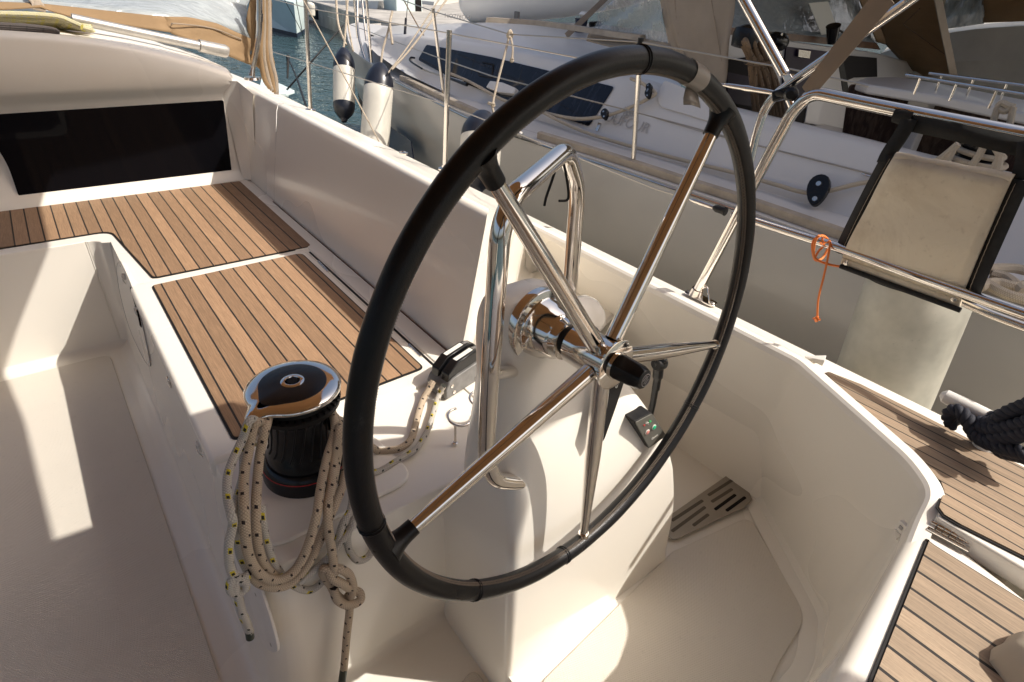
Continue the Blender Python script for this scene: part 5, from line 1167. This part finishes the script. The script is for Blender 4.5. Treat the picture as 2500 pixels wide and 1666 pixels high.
# deck hardware: winch under sail sheet at the roof edge
dw = empty('deck_winch', PT(1425, 55, 4.6), 'blue-black deck winch with a white top on the roof beside the dinghy', 'winch')
mb = MB(); mb.lathe(PT(1418, 66, 4.6), Z, [(-.06, .05), (0, .045), (.05, .05), (.06, .055)], 20); mb.build('drum', 'navy_gelcoat', dw); mb = MB(); mb.lathe(PT(1428, 36, 4.6), Z, [(-.03, .03), (.0, .05), (.02, .03)], 16); mb.build('top', 'white_plastic', dw)
mb = MB(); mb.lathe(PT(1440, 60, 4.58), A(1, -.4, .1), [(0, .02), (.09, .02)], 12); mb.build('drum', 'black_plastic', dw)
band2 = MB(); a, b = PT(1382, 88, 4.3), PT(1480, -5, 4.5); dd = A(0, .018, .014); band2.prism([a-dd, a+dd, b+dd, b-dd], A(.004, 0, 0)); tag(band2.build('strap', 'webbing'), 'thin beige strap hooked to the roof left of the sprayhood', 'strap')
# inflatable dinghy on the roof
dg_ = empty('dinghy', PZ(1250, 48, -.28), 'white inflatable dinghy lashed on the roof of the next boat', 'dinghy')
dc = [PT(1140, -2, 5.45), PT(1190, 0, 5.35), PT(1290, -12, 5.2), PT(1400, -26, 5.05), PT(1520, -52, 4.9), PT(1640, -85, 4.8)]
mb = MB(); P = spl(dc, 5); mb.tube(P, [.13, .165, .19, .20]+[.205]*(len(P)-7)+[.20, .19, .17], 28); tb_ = mb.build('tube', 'dinghy_white', dg_, ang=60)
for q, rr_ in ((.62, .012), (.42, .012)):
    mb = MB(); mb.tube([p+A(-.205*math.sqrt(1-(q-.2)**2)*.9, -.1, .205*(q-.2)) for p in P[2:]], rr_, 6); mb.build('rubbing_band', 'grey_mark', dg_)
mb = MB(); mb.tube([p+A(.75, .5, .0) for p in P], .20, 20); mb.build('tube', 'dinghy_white', dg_)
mb = MB(); mb.obox(PT(1262, 38, 5.02), A(.0, .03, 0), A(.01, 0, 0), A(0, 0, .03)); mb.build('lifting_eye', 'grey_plastic', dg_, bevel=.005)
c_ = PT(1118, 40, 5.22); text_part('HORIZON', .05, c_+A(-.02, -.02, 0), A(-.70, .70, .02), A(.1, .1, -1), 'grey_mark', 'lettering', dg_, .001)
# ---------- sprayhood of the next boat, cockpit, table, cushions
XS = 2.98
hood = empty('sprayhood', PX(1600, 130, XS), 'beige canvas sprayhood with clear side window on the next boat', 'sprayhood')
q_ = lambda u, v, x=XS: PX(u, v, x)
def cloth(pts_top, pts_bot, name, mat, par, n=8, wob=.012, th=.006):
    T_, B_ = [np.array(p) for p in pts_top], [np.array(p) for p in pts_bot]
    def rs(L, n):
        d = [0]
        for i in range(1, len(L)): d.append(d[-1]+np.linalg.norm(L[i]-L[i-1]))
        return [A(*[np.interp(d[-1]*k/n, d, [p[j] for p in L]) for j in range(3)]) for k in range(n+1)]
    T_, B_ = rs(T_, 14), rs(B_, 14)
    rows = [[lerp(a, b, i/n)+A(wob*math.sin(i*1.1+j*.9)*math.sin(math.pi*i/n), 0, 0) for i in range(n+1)] for j, (a, b) in enumerate(zip(T_, B_))]
    mb = MB(); mb.sheet(rows); return mb.build(name, mat, par, solid=th)
cloth([q_(1604, -30), q_(1797, -30)], [q_(1700, 232), q_(1770, 218)], 'side_panel', 'canvas_beige', hood)
cloth([q_(1606, -30), q_(1620, -30)], [q_(1634, 116), q_(1705, 232)], 'side_panel', 'canvas_beige', hood, wob=.004)
for (u0, v0, u1, v1) in ((1646, -10, 1660, 120), (1735, -10, 1762, 150)):
    mb = MB(); mb.tube([q_(u0, v0, XS-.008), q_(u1, v1, XS-.008)], .0022, 5); mb.build('seam', 'webbing', hood)
cloth([q_(1512, -30, 3.1), q_(1612, -30, XS)], [q_(1440, 78, 3.08), q_(1634, 108, XS)], 'clear_window', 'clear_vinyl', hood, wob=.04)
cloth([q_(1440, 76, 3.08), q_(1636, 106, XS)], [q_(1432, 100, 3.0), q_(1500, 117, 2.92), q_(1640, 124, XS-.01)], 'hem', 'canvas_beige', hood, wob=.004)
BY = 2.05
by = lambda u, v, y=BY: PY(u, v, y)
bh_ = MB(); bh_.prism([by(*p) for p in ((1765, 78), (2135, 128), (2215, 150), (2240, 190), (2240, 262), (2130, 330), (1765, 300))], A(0, .03, 0)); bh_.build('cockpit_bulkhead', 'gelcoat_neighbour', nb, bevel=.01)
def patch(pts, name, mat, par, y=BY-.012, d=.008, **k):
    mb = MB(); mb.prism([by(*p, y) for p in pts], A(0, d, 0)); return mb.build(name, mat, par, **k)
patch(((1776, 146), (1828, 140), (1858, 300), (1780, 285)), 'companionway', 'dark_interior', nb)
patch(((1776, 176), (1842, 190), (1842, 262), (1776, 250)), 'locker_front', 'purple_board', nb, BY-.02)
patch(((1920, 114), (2020, 126), (2016, 170), (2000, 262), (1948, 300), (1905, 290)), 'washboard', 'purple_board', nb)
lk = patch(((1951, 121), (1981, 125), (1977, 144), (1949, 140)), 'lock', 'stainless', nb, BY-.03, .02, bevel=.004)
patch(((2060, 135), (2141, 142), (2142, 188), (2085, 190), (2060, 200)), 'window', 'dark_interior', nb)
patch(((2046, 150), (2058, 142), (2075, 235), (2066, 262)), 'door_edge', 'black_plastic', nb, BY-.03)
patch(((1975, 240), (2035, 160), (2046, 150), (2063, 260), (2055, 318), (1965, 300)), 'door', 'gelcoat_neighbour', nb, BY-.028, .01, bevel=.004)
patch(((1930, 262), (1968, 232), (1962, 305), (1935, 298)), 'dark_gap', 'dark_interior', nb, BY-.02)
mb = MB(); mb.prism([by(1770, 66), by(2140, 105), by(2150, 122), by(1770, 84)], A(0, .05, 0)); mb.build('sill', 'varnished_wood', nb)
fh = empty('sprayhood', by(2200, 90, 2.2), 'tan canvas hood with clear front window over the companionway of the next boat', 'sprayhood')
cloth([by(1790, -40, 2.35), by(2120, -40, 2.35)], [by(1775, 74, 2.2), by(2145, 106, 2.2)], 'clear_window', 'clear_vinyl_grey', fh, wob=.03)
cloth([by(2082, -40, 2.3), by(2110, -40, 2.3)], [by(2140, 102, 2.15), by(2170, 112, 2.15)], 'canvas_edge', 'canvas_tan', fh, wob=.003)
cloth([by(2108, -60, 2.0), by(2285, -60, 1.7)], [by(2165, 112, 2.14), by(2235, 186, 2.1), by(2335, 186, 1.7)], 'side', 'canvas_tan', fh, wob=.02)
cloth([by(2268, -60, 1.69), by(2288, -60, 1.69)], [by(2318, 184, 1.69), by(2338, 190, 1.69)], 'hem', 'canvas_beige', fh, wob=.002)
mb = MB(); mb.tube([by(2245, 22, 1.74), by(2205, 60, 1.9), by(2330, 150, 1.70)], .003, 5); mb.build('seam', 'rope_brown', fh)
mb = MB(); mb.prism(rpoly([by(*p, 2.16) for p in ((2035, -20), (2080, 88), (2066, 90), (2016, -20))], .004), A(0, .01, 0)); 
pp = MB(); pp.prism([by(*p, 2.14) for p in ((1975, 8), (2022, 4), (2046, 78), (2006, 86))], A(0, .004, 0)); tag(pp.build('paper_sheet', 'label_white'), 'pale paper sheet behind the clear hood window', 'paper')
mb = MB(); mb.prism([(3.0, 1.1, .42), (5.7, 1.1, .42), (5.7, 3.0, .42), (3.0, 3.0, .42)], (0, 0, .01)); mb.build('top', 'canvas_tan', fh)
# things on the bulkhead ledge
cw = empty('cabin_winch', by(2035, 100, 2.0), 'black cup shaped winch holder with a metal rim on the companionway ledge', 'holder')
mb = MB(); mb.lathe(by(2031, 104, 1.98), by(2034, 72, 1.98)-by(2031, 104, 1.98), [(0, .028), (.04, .033), (.095, .040), (.10, .042), (.101, .036)], 20); mb.build('cup', 'black_plastic', cw); mb = MB(); mb.tube(spl([by(2048, 74, 1.98), by(2062, 84, 1.98), by(2060, 100, 1.98)], 4), .006, 8); mb.build('hose', 'black_rubber', cw)
c2 = empty('line_stopper', by(1920, 92, 2.0), 'black rounded rope stopper lying on the companionway ledge', 'stopper')
mb = MB(); mb.lathe(by(1884, 98, 2.0), A(1, 0, -.12), [(0, .03), (.02, .045), (.10, .048), (.13, .035), (.15, .02)], 18); mb.build('body', 'black_plastic', c2)
mb = MB(); mb.lathe(by(1908, 84, 1.96), A(0, -1, 0), [(0, .008), (.004, .007)], 10); mb.build('bolt', 'stainless', c2)
hk = empty('rope_hank', by(1860, 180, 1.85), 'thick hank of brown rope hanging beside the companionway', 'rope')
for k in range(9):
    a = k/8; x0, x1 = 1812+44*a, 1846+72*a
    mb = MB(); mb.tube(spl([by(x0-6, 88+6*math.sin(k), 1.9-.02*(k % 3)), by(x0+2, 110, 1.86-.02*(k % 3)), by(x0+18+6*math.sin(k*2), 150, 1.84), by(lerp(x0, x1, .7), 210, 1.85-.015*(k % 2)), by(x1, 305, 1.86)], 4), .0125, 8); mb.build('strand', 'rope_brown', hk)
mb = MB(); mb.tube(spl([by(1820, 152, 1.80), by(1850, 158, 1.80), by(1885, 150, 1.82), by(1872, 118, 1.82)], 4), .011, 8); mb.build('wrapping', 'rope_brown', hk)
mb = MB(); mb.lathe(by(1822, 90, 1.88), A(.2, 0, 1), [(-.05, .06), (.0, .07), (.03, .065), (.05, .03)], 16); mb.build('peg', 'black_plastic', hk)
# coaming top and cockpit of the next boat
mb = MB(); tcu = [S(*p) for p in top[8:]]; mb.sheet([[p+A(.02, 0, .01), p+A(.18, 0, .0), p+A(.20, 0, -.10), p+A(.22, 0, -.5)] for p in tcu][::-1]); mb.build('coaming_top', 'gelcoat_neighbour', nb)
mb = MB(); mb.box((2.9, -1.5, -1.35), (5.4, 2.05, -1.3)); mb.build('cockpit_sole', 'teak_grey', nb)
cu = empty('seat_cushion', PX(2280, 320, 3.75), 'brown mottled settee cushions on the far side of the next cockpit', 'cushion')
mb = MB(); mb.prism([PX(u, v, 3.75) for u, v in ((2070, 205), (2300, 250), (2560, 300), (2560, 470), (2300, 420), (2050, 345))], A(.08, 0, 0)); mb.build('back', 'cushion_pattern', cu, bevel=.02)
mb = MB(); a = [PX(u, v, 3.74) for u, v in ((2060, 330), (2560, 440))]; mb.prism([a[0], a[1], a[1]+A(-.55, 0, -.05), a[0]+A(-.55, 0, -.05)], A(0, 0, -.06)); mb.build('seat', 'cushion_pattern', cu, bevel=.02)
tbz = empty('cockpit_table', PX(2300, 210, 3.3), 'white cockpit table with thin stainless rails on top', 'table')
tpx = [PX(2090, 196, 3.35), PX(2110, 190, 3.40), PX(2185, 188, 3.62), PX(2560, 250, 3.62), PX(2560, 275, 3.3), PX(2240, 232, 3.3)]
tz_ = PX(2200, 215, 3.3)[2]; tpz = [PZ(u, v, tz_) for u, v in ((2092, 197), (2112, 189), (2190, 188), (2300, 205), (2560, 255), (2560, 286), (2300, 234), (2120, 206))]
mb = MB(); mb.prism(tpz, A(0, 0, -.045)); mb.build('top', 'gelcoat_neighbour', tbz, bevel=.012)
for (pa, dz) in ((((2212, 183), (2560, 240)), 0), (((2268, 179), (2560, 216)), 0)):
    a, b = [PZ(u, v, tz_+.07) for u, v in pa]; mb = MB(); mb.tube([a, b], .007, 8); mb.build('rail', 'stainless', tbz)
    for k in (.12, .4, .68, .92):
        p = lerp(a, b, k); mb = MB(); mb.tube([p, A(p[0], p[1], tz_)], .005, 8); mb.build('rail_post', 'stainless', tbz)
mb = MB(); p = sum(tpz)/len(tpz); mb.box((p[0]-.04, p[1]-.05, -1.3), (p[0]+.04, p[1]+.05, tz_-.046)); mb.build('pedestal', 'gelcoat_neighbour', tbz, bevel=.01)
cr = empty('rope', PX(2440, 270, 2.9), 'cream rope hitched over the rim of the next cockpit table, hanging down', 'rope')
for ps in (((2436, 262), (2424, 300), (2415, 335)), ((2474, 262), (2466, 300), (2458, 340)), ((2434, 262), (2446, 252), (2462, 258), (2476, 262)), ((2440, 266), (2455, 272), (2472, 258))):
    mb = MB(); mb.tube(spl([PX(u, v, 2.95) for u, v in ps], 4), .012, 8); mb.build('strand', 'rope_cream', cr)
nw = empty('cockpit_winch', PX(2380, 400, 2.86), 'black winch wrapped with cream rope, seen above the cream pad', 'winch')
q = PX(2378, 404, 2.86); mb = MB(); mb.lathe(q, Z, [(-.03, .085), (.02, .08), (.04, .062), (.10, .060), (.125, .075), (.14, .078), (.145, .06)], 28); mb.build('drum', 'black_plastic', nw)
mb = MB(); mb.lathe(q, Z, [(.125, .080), (.135, .081), (.137, .079)], 28); mb.build('rim_ring', 'chrome', nw)
for h_, r_ in ((.05, .078), (.02, .095), (.118, .092)):
    mb = MB(); mb.tube([q+A(r_*math.cos(R(a)), r_*math.sin(R(a)), h_+.006*math.sin(R(a))) for a in range(0, 360, 15)], .011, 8, closed=True); mb.build('rope_turn', 'rope_cream', nw)
for ps in (((2340, 352), (2300, 385), (2275, 400)), ((2330, 360), (2315, 390), (2310, 410)), ((2445, 375), (2430, 405), (2425, 420)), ((2405, 350), (2390, 380), (2372, 405)), ((2425, 352), (2440, 380), (2436, 415))):
    mb = MB(); mb.tube(spl([PX(u, v, 2.74) for u, v in ps], 4), .013, 8); mb.build('rope_loop', 'rope_cream', nw)
gv = empty('rope', PZ(2450, 655, -.74), 'weathered grey rope coiled on the next deck right of the pad', 'rope')
for ps in (((2385, 690), (2410, 660), (2470, 655), (2530, 668)), ((2390, 702), (2430, 690), (2480, 700), (2530, 690)), ((2395, 684), (2420, 700), (2465, 722), (2520, 735)), ((2420, 668), (2460, 680), (2500, 715))):
    mb = MB(); mb.tube(spl([PZ(u, v, -.745) for u, v in ps], 5), .017, 8); mb.build('strand', 'rope_cream', gv)
mb = MB(); mb.lathe(PX(2480, 899, 2.32), A(-1, 0, 0), [(0, .026), (.012, .026), (.014, .020)], 20); mb.build('drain', 'black_plastic', nb)
# unseen canvas added overhead to shade the next boat
aw = empty('shade_awning', (4.6, 2, 1.3), 'beige awning out of view, added to shade the next boat', 'awning')
mb = MB(); mb.prism([(3.35, -2.2, 1.2), (3.35, .2, 1.2), (3.6, 2.0, 1.2), (3.9, 3.6, 1.2), (4.3, 3.9, 1.2), (7, 3.9, 1.2), (7, -2.2, 1.2)], (0, 0, .008)); mb.build('canvas', 'canvas_beige', aw)
# ---------- the boat beyond
b3 = empty('motorboat', PX(2450, 120, 5.8), 'cream cabin of a third boat with a tan hood at the far right', 'boat')
mb = MB(); a = [PX(u, v, 5.8) for u, v in ((2290, 88), (2350, 76), (2430, 68), (2600, 58))]; 
mb.sheet([[p+A(1.5, .5, .1), p+A(.02, 0, .0), p, p+A(-.06, 0, -.22), p+A(-.02, 0, -.32), p+A(.08, 0, -1.8)] for p in spl([PX(2150, 130, 5.8)]+a, 4)]); mb.build('cabin', 'fender_white', b3, ang=20)
cloth([PX(2400, -60, 5.95), PX(2700, -60, 5.95)], [PX(2400, 56, 5.92), PX(2700, 46, 5.92)], 'hood', 'canvas_tan', b3, wob=.03)
cloth([PX(2330, -60, 5.95), PX(2405, -60, 5.95)], [PX(2292, 74, 5.92), PX(2402, 58, 5.92)], 'clear_window', 'clear_vinyl_grey', b3, wob=.03)
mb = MB(); mb.box((5.8, -3, WZ), (8.0, 3.2, -1.0)); mb.build('hull', 'gelcoat_far', b3, bevel=.05)
# ---------- our own sprayhood, tube, ropes on the cabin roof at upper left
oh = empty('sprayhood', PY(300, 40, 3.9), 'our tan canvas sprayhood with a cloudy clear window at the upper left', 'sprayhood')
hy = lambda u, v, y=3.75: PY(u, v, y)
cloth([hy(-100, -60, 4.5), hy(615, -60, 4.3)], [hy(-100, 2, 3.85), hy(100, 10, 3.85), hy(400, 42, 3.85), hy(450, 44, 3.9), hy(520, 55, 4.0), hy(612, 95, 4.1)], 'clear_window', 'clear_vinyl_grey', oh, wob=.03)
cloth([hy(-100, 2, 3.84), hy(100, 10, 3.84), hy(400, 42, 3.84)], [hy(-100, 30, 3.80), hy(100, 18, 3.80), hy(160, 40, 3.8), hy(420, 80, 3.80)], 'hem', 'canvas_tan', oh, wob=.008)
cloth([hy(400, 42, 3.84), hy(460, 42, 3.9), hy(530, 58, 4.0), hy(612, 95, 4.1)], [hy(418, 82, 3.80), hy(480, 105, 3.85), hy(560, 138, 3.95), hy(618, 162, 4.1)], 'hem', 'canvas_tan', oh, wob=.012)
mb = MB(); mb.tube(spl([hy(418, 62, 3.82), hy(430, 58, 3.81), hy(520, 70, 3.95), hy(590, 97, 4.05)], 4), .004, 6); mb.build('seam', 'webbing', oh)
cloth([hy(606, -60, 4.1), hy(655, -60, 4.1)], [hy(612, 150, 4.1), hy(640, 175, 4.1), hy(672, 215, 4.1)], 'folded_side', 'canvas_tan', oh, wob=.02)
for k in range(4):
    mb = MB(); mb.tube(spl([hy(640+4*k, -40, 4.06), hy(640+5*k, 60, 4.06), hy(636+7*k, 130, 4.05), hy(645+9*k, 190, 4.05), hy(660+5*k, 215+5*k, 4.05)], 4), [.022]*9+[.016]*8, 8); mb.build('fold', 'canvas_beige' if k % 2 else 'canvas_tan', oh, ang=70)
cloth([hy(60, -40, 3.9), hy(88, -40, 3.9)], [hy(78, 22, 3.80), hy(112, 30, 3.80)], 'tie_strap', 'canvas_beige', oh, wob=.01)
hf = empty('hood_frame', hy(620, 175, 4.0), 'curved stainless leg of our sprayhood frame standing on the deck edge', 'frame')
mb = MB(); mb.tube(spl([hy(633, -40, 4.0), hy(633, 40, 4.0), hy(631, 90, 4.0), hy(620, 150, 4.0), hy(617, 165, 4.0)], 5), .017, 16); mb.build('tube', 'stainless', hf)
mb = MB(); mb.tube([hy(634, 32, 3.99), hy(633, 52, 3.99)], .020, 14); mb.build('sleeve', 'stainless', hf)
mb = MB(); mb.tube([hy(617, 165, 4.0), hy(614, 186, 4.0)], [.012, .02], 10); mb.lathe(hy(616, 190, 4.0), Z, [(-.01, .05), (.004, .045)], 14); mb.build('foot', 'stainless', hf)
tr_ = empty('track_tube', hy(350, 90, 3.6), 'grey aluminium tube lying along the cabin roof edge', 'tube')
a, b = hy(175, 46, 3.58), hy(486, 112, 3.62); mb = MB(); mb.tube([a, b], .022, 16); mb.build('tube', 'grey_alloy', tr_); mb = MB(); mb.tube([b, lerp(b, hy(552, 126, 3.64), .95), hy(556, 128, 3.64)], [.030, .032, .026], 18); mb.build('end_sleeve', 'grey_alloy', tr_)
yc = empty('rope', hy(100, 45, 3.5), 'coiled yellow and white rope on the cabin roof', 'rope')
for k in range(7):
    y0 = 3.46+.02*k; mb = MB(); mb.tube(spl([hy(-60, 34+5*k, y0), hy(60, 36+5*k+3*math.sin(k), y0), hy(140, 42+4*k, y0), hy(175-6*k, 55+2*k, y0), hy(200+4*k, 66+(k % 3)*3, y0-.02), hy(222, 74, y0-.02)][:5+(k % 2)], 5), .012, 8); mb.build('strand', 'rope_yellow', yc)
gc = empty('rope', hy(60, 70, 3.45), 'dark grey rope bundle below the yellow coil on the cabin roof', 'rope')
for k in range(4):
    mb = MB(); mb.tube(spl([hy(-60, 58+5*k, 3.44), hy(60, 64+5*k, 3.44), hy(125, 72+3*k, 3.44), hy(140, 80, 3.44), hy(120, 82, 3.44)], 5), .010, 8); mb.build('strand', 'rope_grey', gc)
# ---------- boats and quay in the distance
def hullbox(name, label, stem_b, stem_t, lb, lt, rb, rt, mat, cat='boat', grp='boats moored across the water', stripe=None):
    e = empty(name, stem_b, label, cat, grp); mb = MB()
    v = [stem_b, stem_t, lb, lt, rb, rt]; mb.add(v, [(0, 1, 3, 2), (0, 4, 5, 1), (1, 5, 3), (0, 2, 4), (2, 3, 5, 4)]); mb.build('hull', mat, e)
    if stripe:
        mb = MB(); u_ = (stem_t-stem_b)*.0; d = .12
        mb.add([lerp(stem_b, stem_t, 0)+A(-.02, -.05, 0), lerp(stem_b, stem_t, d)+A(-.02, -.05, 0), lb+A(-.02, -.05, 0), lerp(lb, lt, d)+A(-.02, -.05, 0), rb+A(.02, -.05, 0), lerp(rb, rt, d)+A(.02, -.05, 0)], [(0, 1, 3, 2), (0, 4, 5, 1)]); mb.build('waterline', stripe, e)
    return e
B1 = PZ(726, 92, WZ); T1 = PY(717, 7, B1[1]-.15); dl = A(-4.2, 7.0, 0); dr_ = A(2.4, 5.5, 0)
h1 = hullbox('moored_boat', 'pale green-white boat bow with its reflection in the water', B1, T1, PZ(560, 52, WZ), PY(560, -30, PZ(560, 52, WZ)[1]), PZ(752, 72, WZ), PY(752, 2, PZ(752, 72, WZ)[1]), 'hull_green_white', stripe='navy_gelcoat')
B2 = PZ(905, 82, WZ); h2 = hullbox('moored_boat', 'cream boat with two blue fenders behind the bow of the next boat', B2, PY(925, 3, B2[1]), PZ(755, 55, WZ), PY(750, 2, PZ(755, 55, WZ)[1]), PZ(980, 60, WZ), PY(980, 2, PZ(980, 60, WZ)[1]), 'gelcoat_far', stripe='navy_gelcoat')
hl = PZ(755, 55, WZ); hn_ = np.cross(B2-hl, Z)
for (u, lb) in ((774, 'left one of two dark blue fenders on the far cream boat'), (803, 'right one of two dark blue fenders on the far cream boat')):
    fender('fender', PP(u, 17, hl, hn_)*.985, PP(u, 47, hl, hn_)*.985, .17, lb, ('fender_blue', 'fender_white'), True, 'small fenders on the far boats', .06)
fender('fender', PY(757, 5, 17), PY(758, 42, 17), .12, 'pale fender hanging at the far end of the green-white bow', ('fender_white', 'fender_white'), True, 'small fenders on the far boats')
h3 = hullbox('moored_boat', 'grey white boat with a fender behind the bow stanchions', PZ(1050, 62, WZ), PY(1060, 5, PZ(1050, 62, WZ)[1]), PZ(870, 30, WZ), PY(870, -14, PZ(870, 30, WZ)[1]), PZ(1150, 40, WZ), PY(1150, -10, PZ(1150, 40, WZ)[1]), 'gelcoat_far')
fender('fender', PY(922, 12, 24), PY(922, 42, 24), .15, 'small pale green fender on the grey white boat', ('hull_green_white', 'hull_green_white'), True, 'small fenders on the far boats')
for i, (u, w_) in enumerate(((600, 60), (740, 70), (860, 60))):
    q = PY(u, -8, 30+4*i); e = empty('moored_boat', q, ('far white boat cabin behind the green-white bow', 'far white boat cabin behind the cream boat', 'far white boat cabin behind the grey white boat')[i], 'boat', 'boats moored across the water')
    mb = MB(); mb.prism([q+A(-3, 0, -2.2), q+A(3.5, 0, -2.2), q+A(3.8, 0, -1.2), q+A(-3.3, 0, -1.2)], A(0, 2, 0)); mb.build('hull', 'gelcoat_far', e, bevel=.1)
    mb = MB(); mb.prism([q+A(-2, .3, -1.2), q+A(2, .3, -1.2), q+A(1.6, .3, .4), q+A(-1.8, .3, .4)], A(0, 1.2, 0)); mb.build('cabin', 'gelcoat_far', e, bevel=.1)
    mb = MB(); mb.prism([q+A(-1.6, .28, -.7), q+A(1.5, .28, -.7), q+A(1.3, .28, -.1), q+A(-1.5, .28, -.1)], A(0, .05, 0)); mb.build('window', 'dark_interior', e)
    mb = MB(); mb.tube([q+A(.5, 1, -1), q+A(.5, 1, 9)], .08, 8); mb.build('mast', 'painted_metal', e)
qa, qb = PZ(950, 52, -1.2), PZ(1400, 40, -1.2)
mb = MB(); mb.prism([PZ(955, 56, -1.25), PZ(1180, 62, -1.25), PZ(1180, 62, -1.25)+A(40, 60, 0), PZ(955, 56, -1.25)+A(10, 60, 0)], (0, 0, -.9)); tag(mb.build('quay', 'quay_stone', bevel=.05), kind='structure')
ct = empty('green_container', PY(1020, 5, 22), 'green container with a dark grille standing on the quay', 'container')
q = PY(1020, 22, 22); mb = MB(); mb.prism([q+A(-.9, 0, -1), q+A(.2, 0, -1), q+A(.2, 0, 1.5), q+A(-.9, 0, 1.5)], A(0, 1, 0)); mb.build('box', 'hull_green_white', ct, bevel=.04); mb = MB(); mb.prism([q+A(-.1, -.02, -.5), q+A(.15, -.02, -.5), q+A(.15, -.02, .3), q+A(-.1, -.02, .3)], A(0, .02, 0)); mb.build('grille', 'dark_interior', ct)
# lines over the water
for ps, r_, lb in (([PT(700, 220, 8), PT(770, 140, 8), PT(838, 62, 8.4)], .012, 'long black mooring line rising to the bow of the next boat'), ([PT(702, 140, 9), PT(722, 185, 7), PT(748, 262, 5)], .010, 'black line running down from the dark float to our deck edge'), ([PT(692, -5, 12), PT(735, 75, 14), PT(742, 95, 15)], .008, 'thin dark mooring line in front of the green-white bow'), ([PT(722, -5, 12), PT(740, 90, 15)], .008, 'steeper thin dark line beside the green-white bow')):
    mb = MB(); mb.tube(spl(ps, 5), r_, 6); tag(mb.build('mooring_line', 'black_rubber'), lb, 'mooring line', 'dark mooring lines over the water')
mb = MB(); mb.tube([PT(703, 136, 9), PT(703, 150, 9), PT(702, 192, 9)], [.03, .022, .012], 8); tag(mb.build('hanging_line', 'black_rubber'), 'black knotted line end hanging from the lower lifeline', 'line')
bk = empty('tender_bow', PZ(690, 232, -1.9), 'pale pointed bow of a small tender beside our hull', 'tender')
mb = MB(); mb.prism([PZ(720, 229, -1.75), PZ(690, 214, -1.75), PZ(640, 195, -1.75), PZ(630, 240, -1.75), PZ(700, 236, -1.75)], (0, 0, .05)); mb.build('deck', 'hull_green_white', bk, bevel=.01); mb = MB(); mb.prism([PZ(705, 236, -1.9), PZ(660, 215, -1.9), PZ(640, 240, -1.9)], (0, 0, .14)); mb.build('hull', 'hull_green_white', bk)
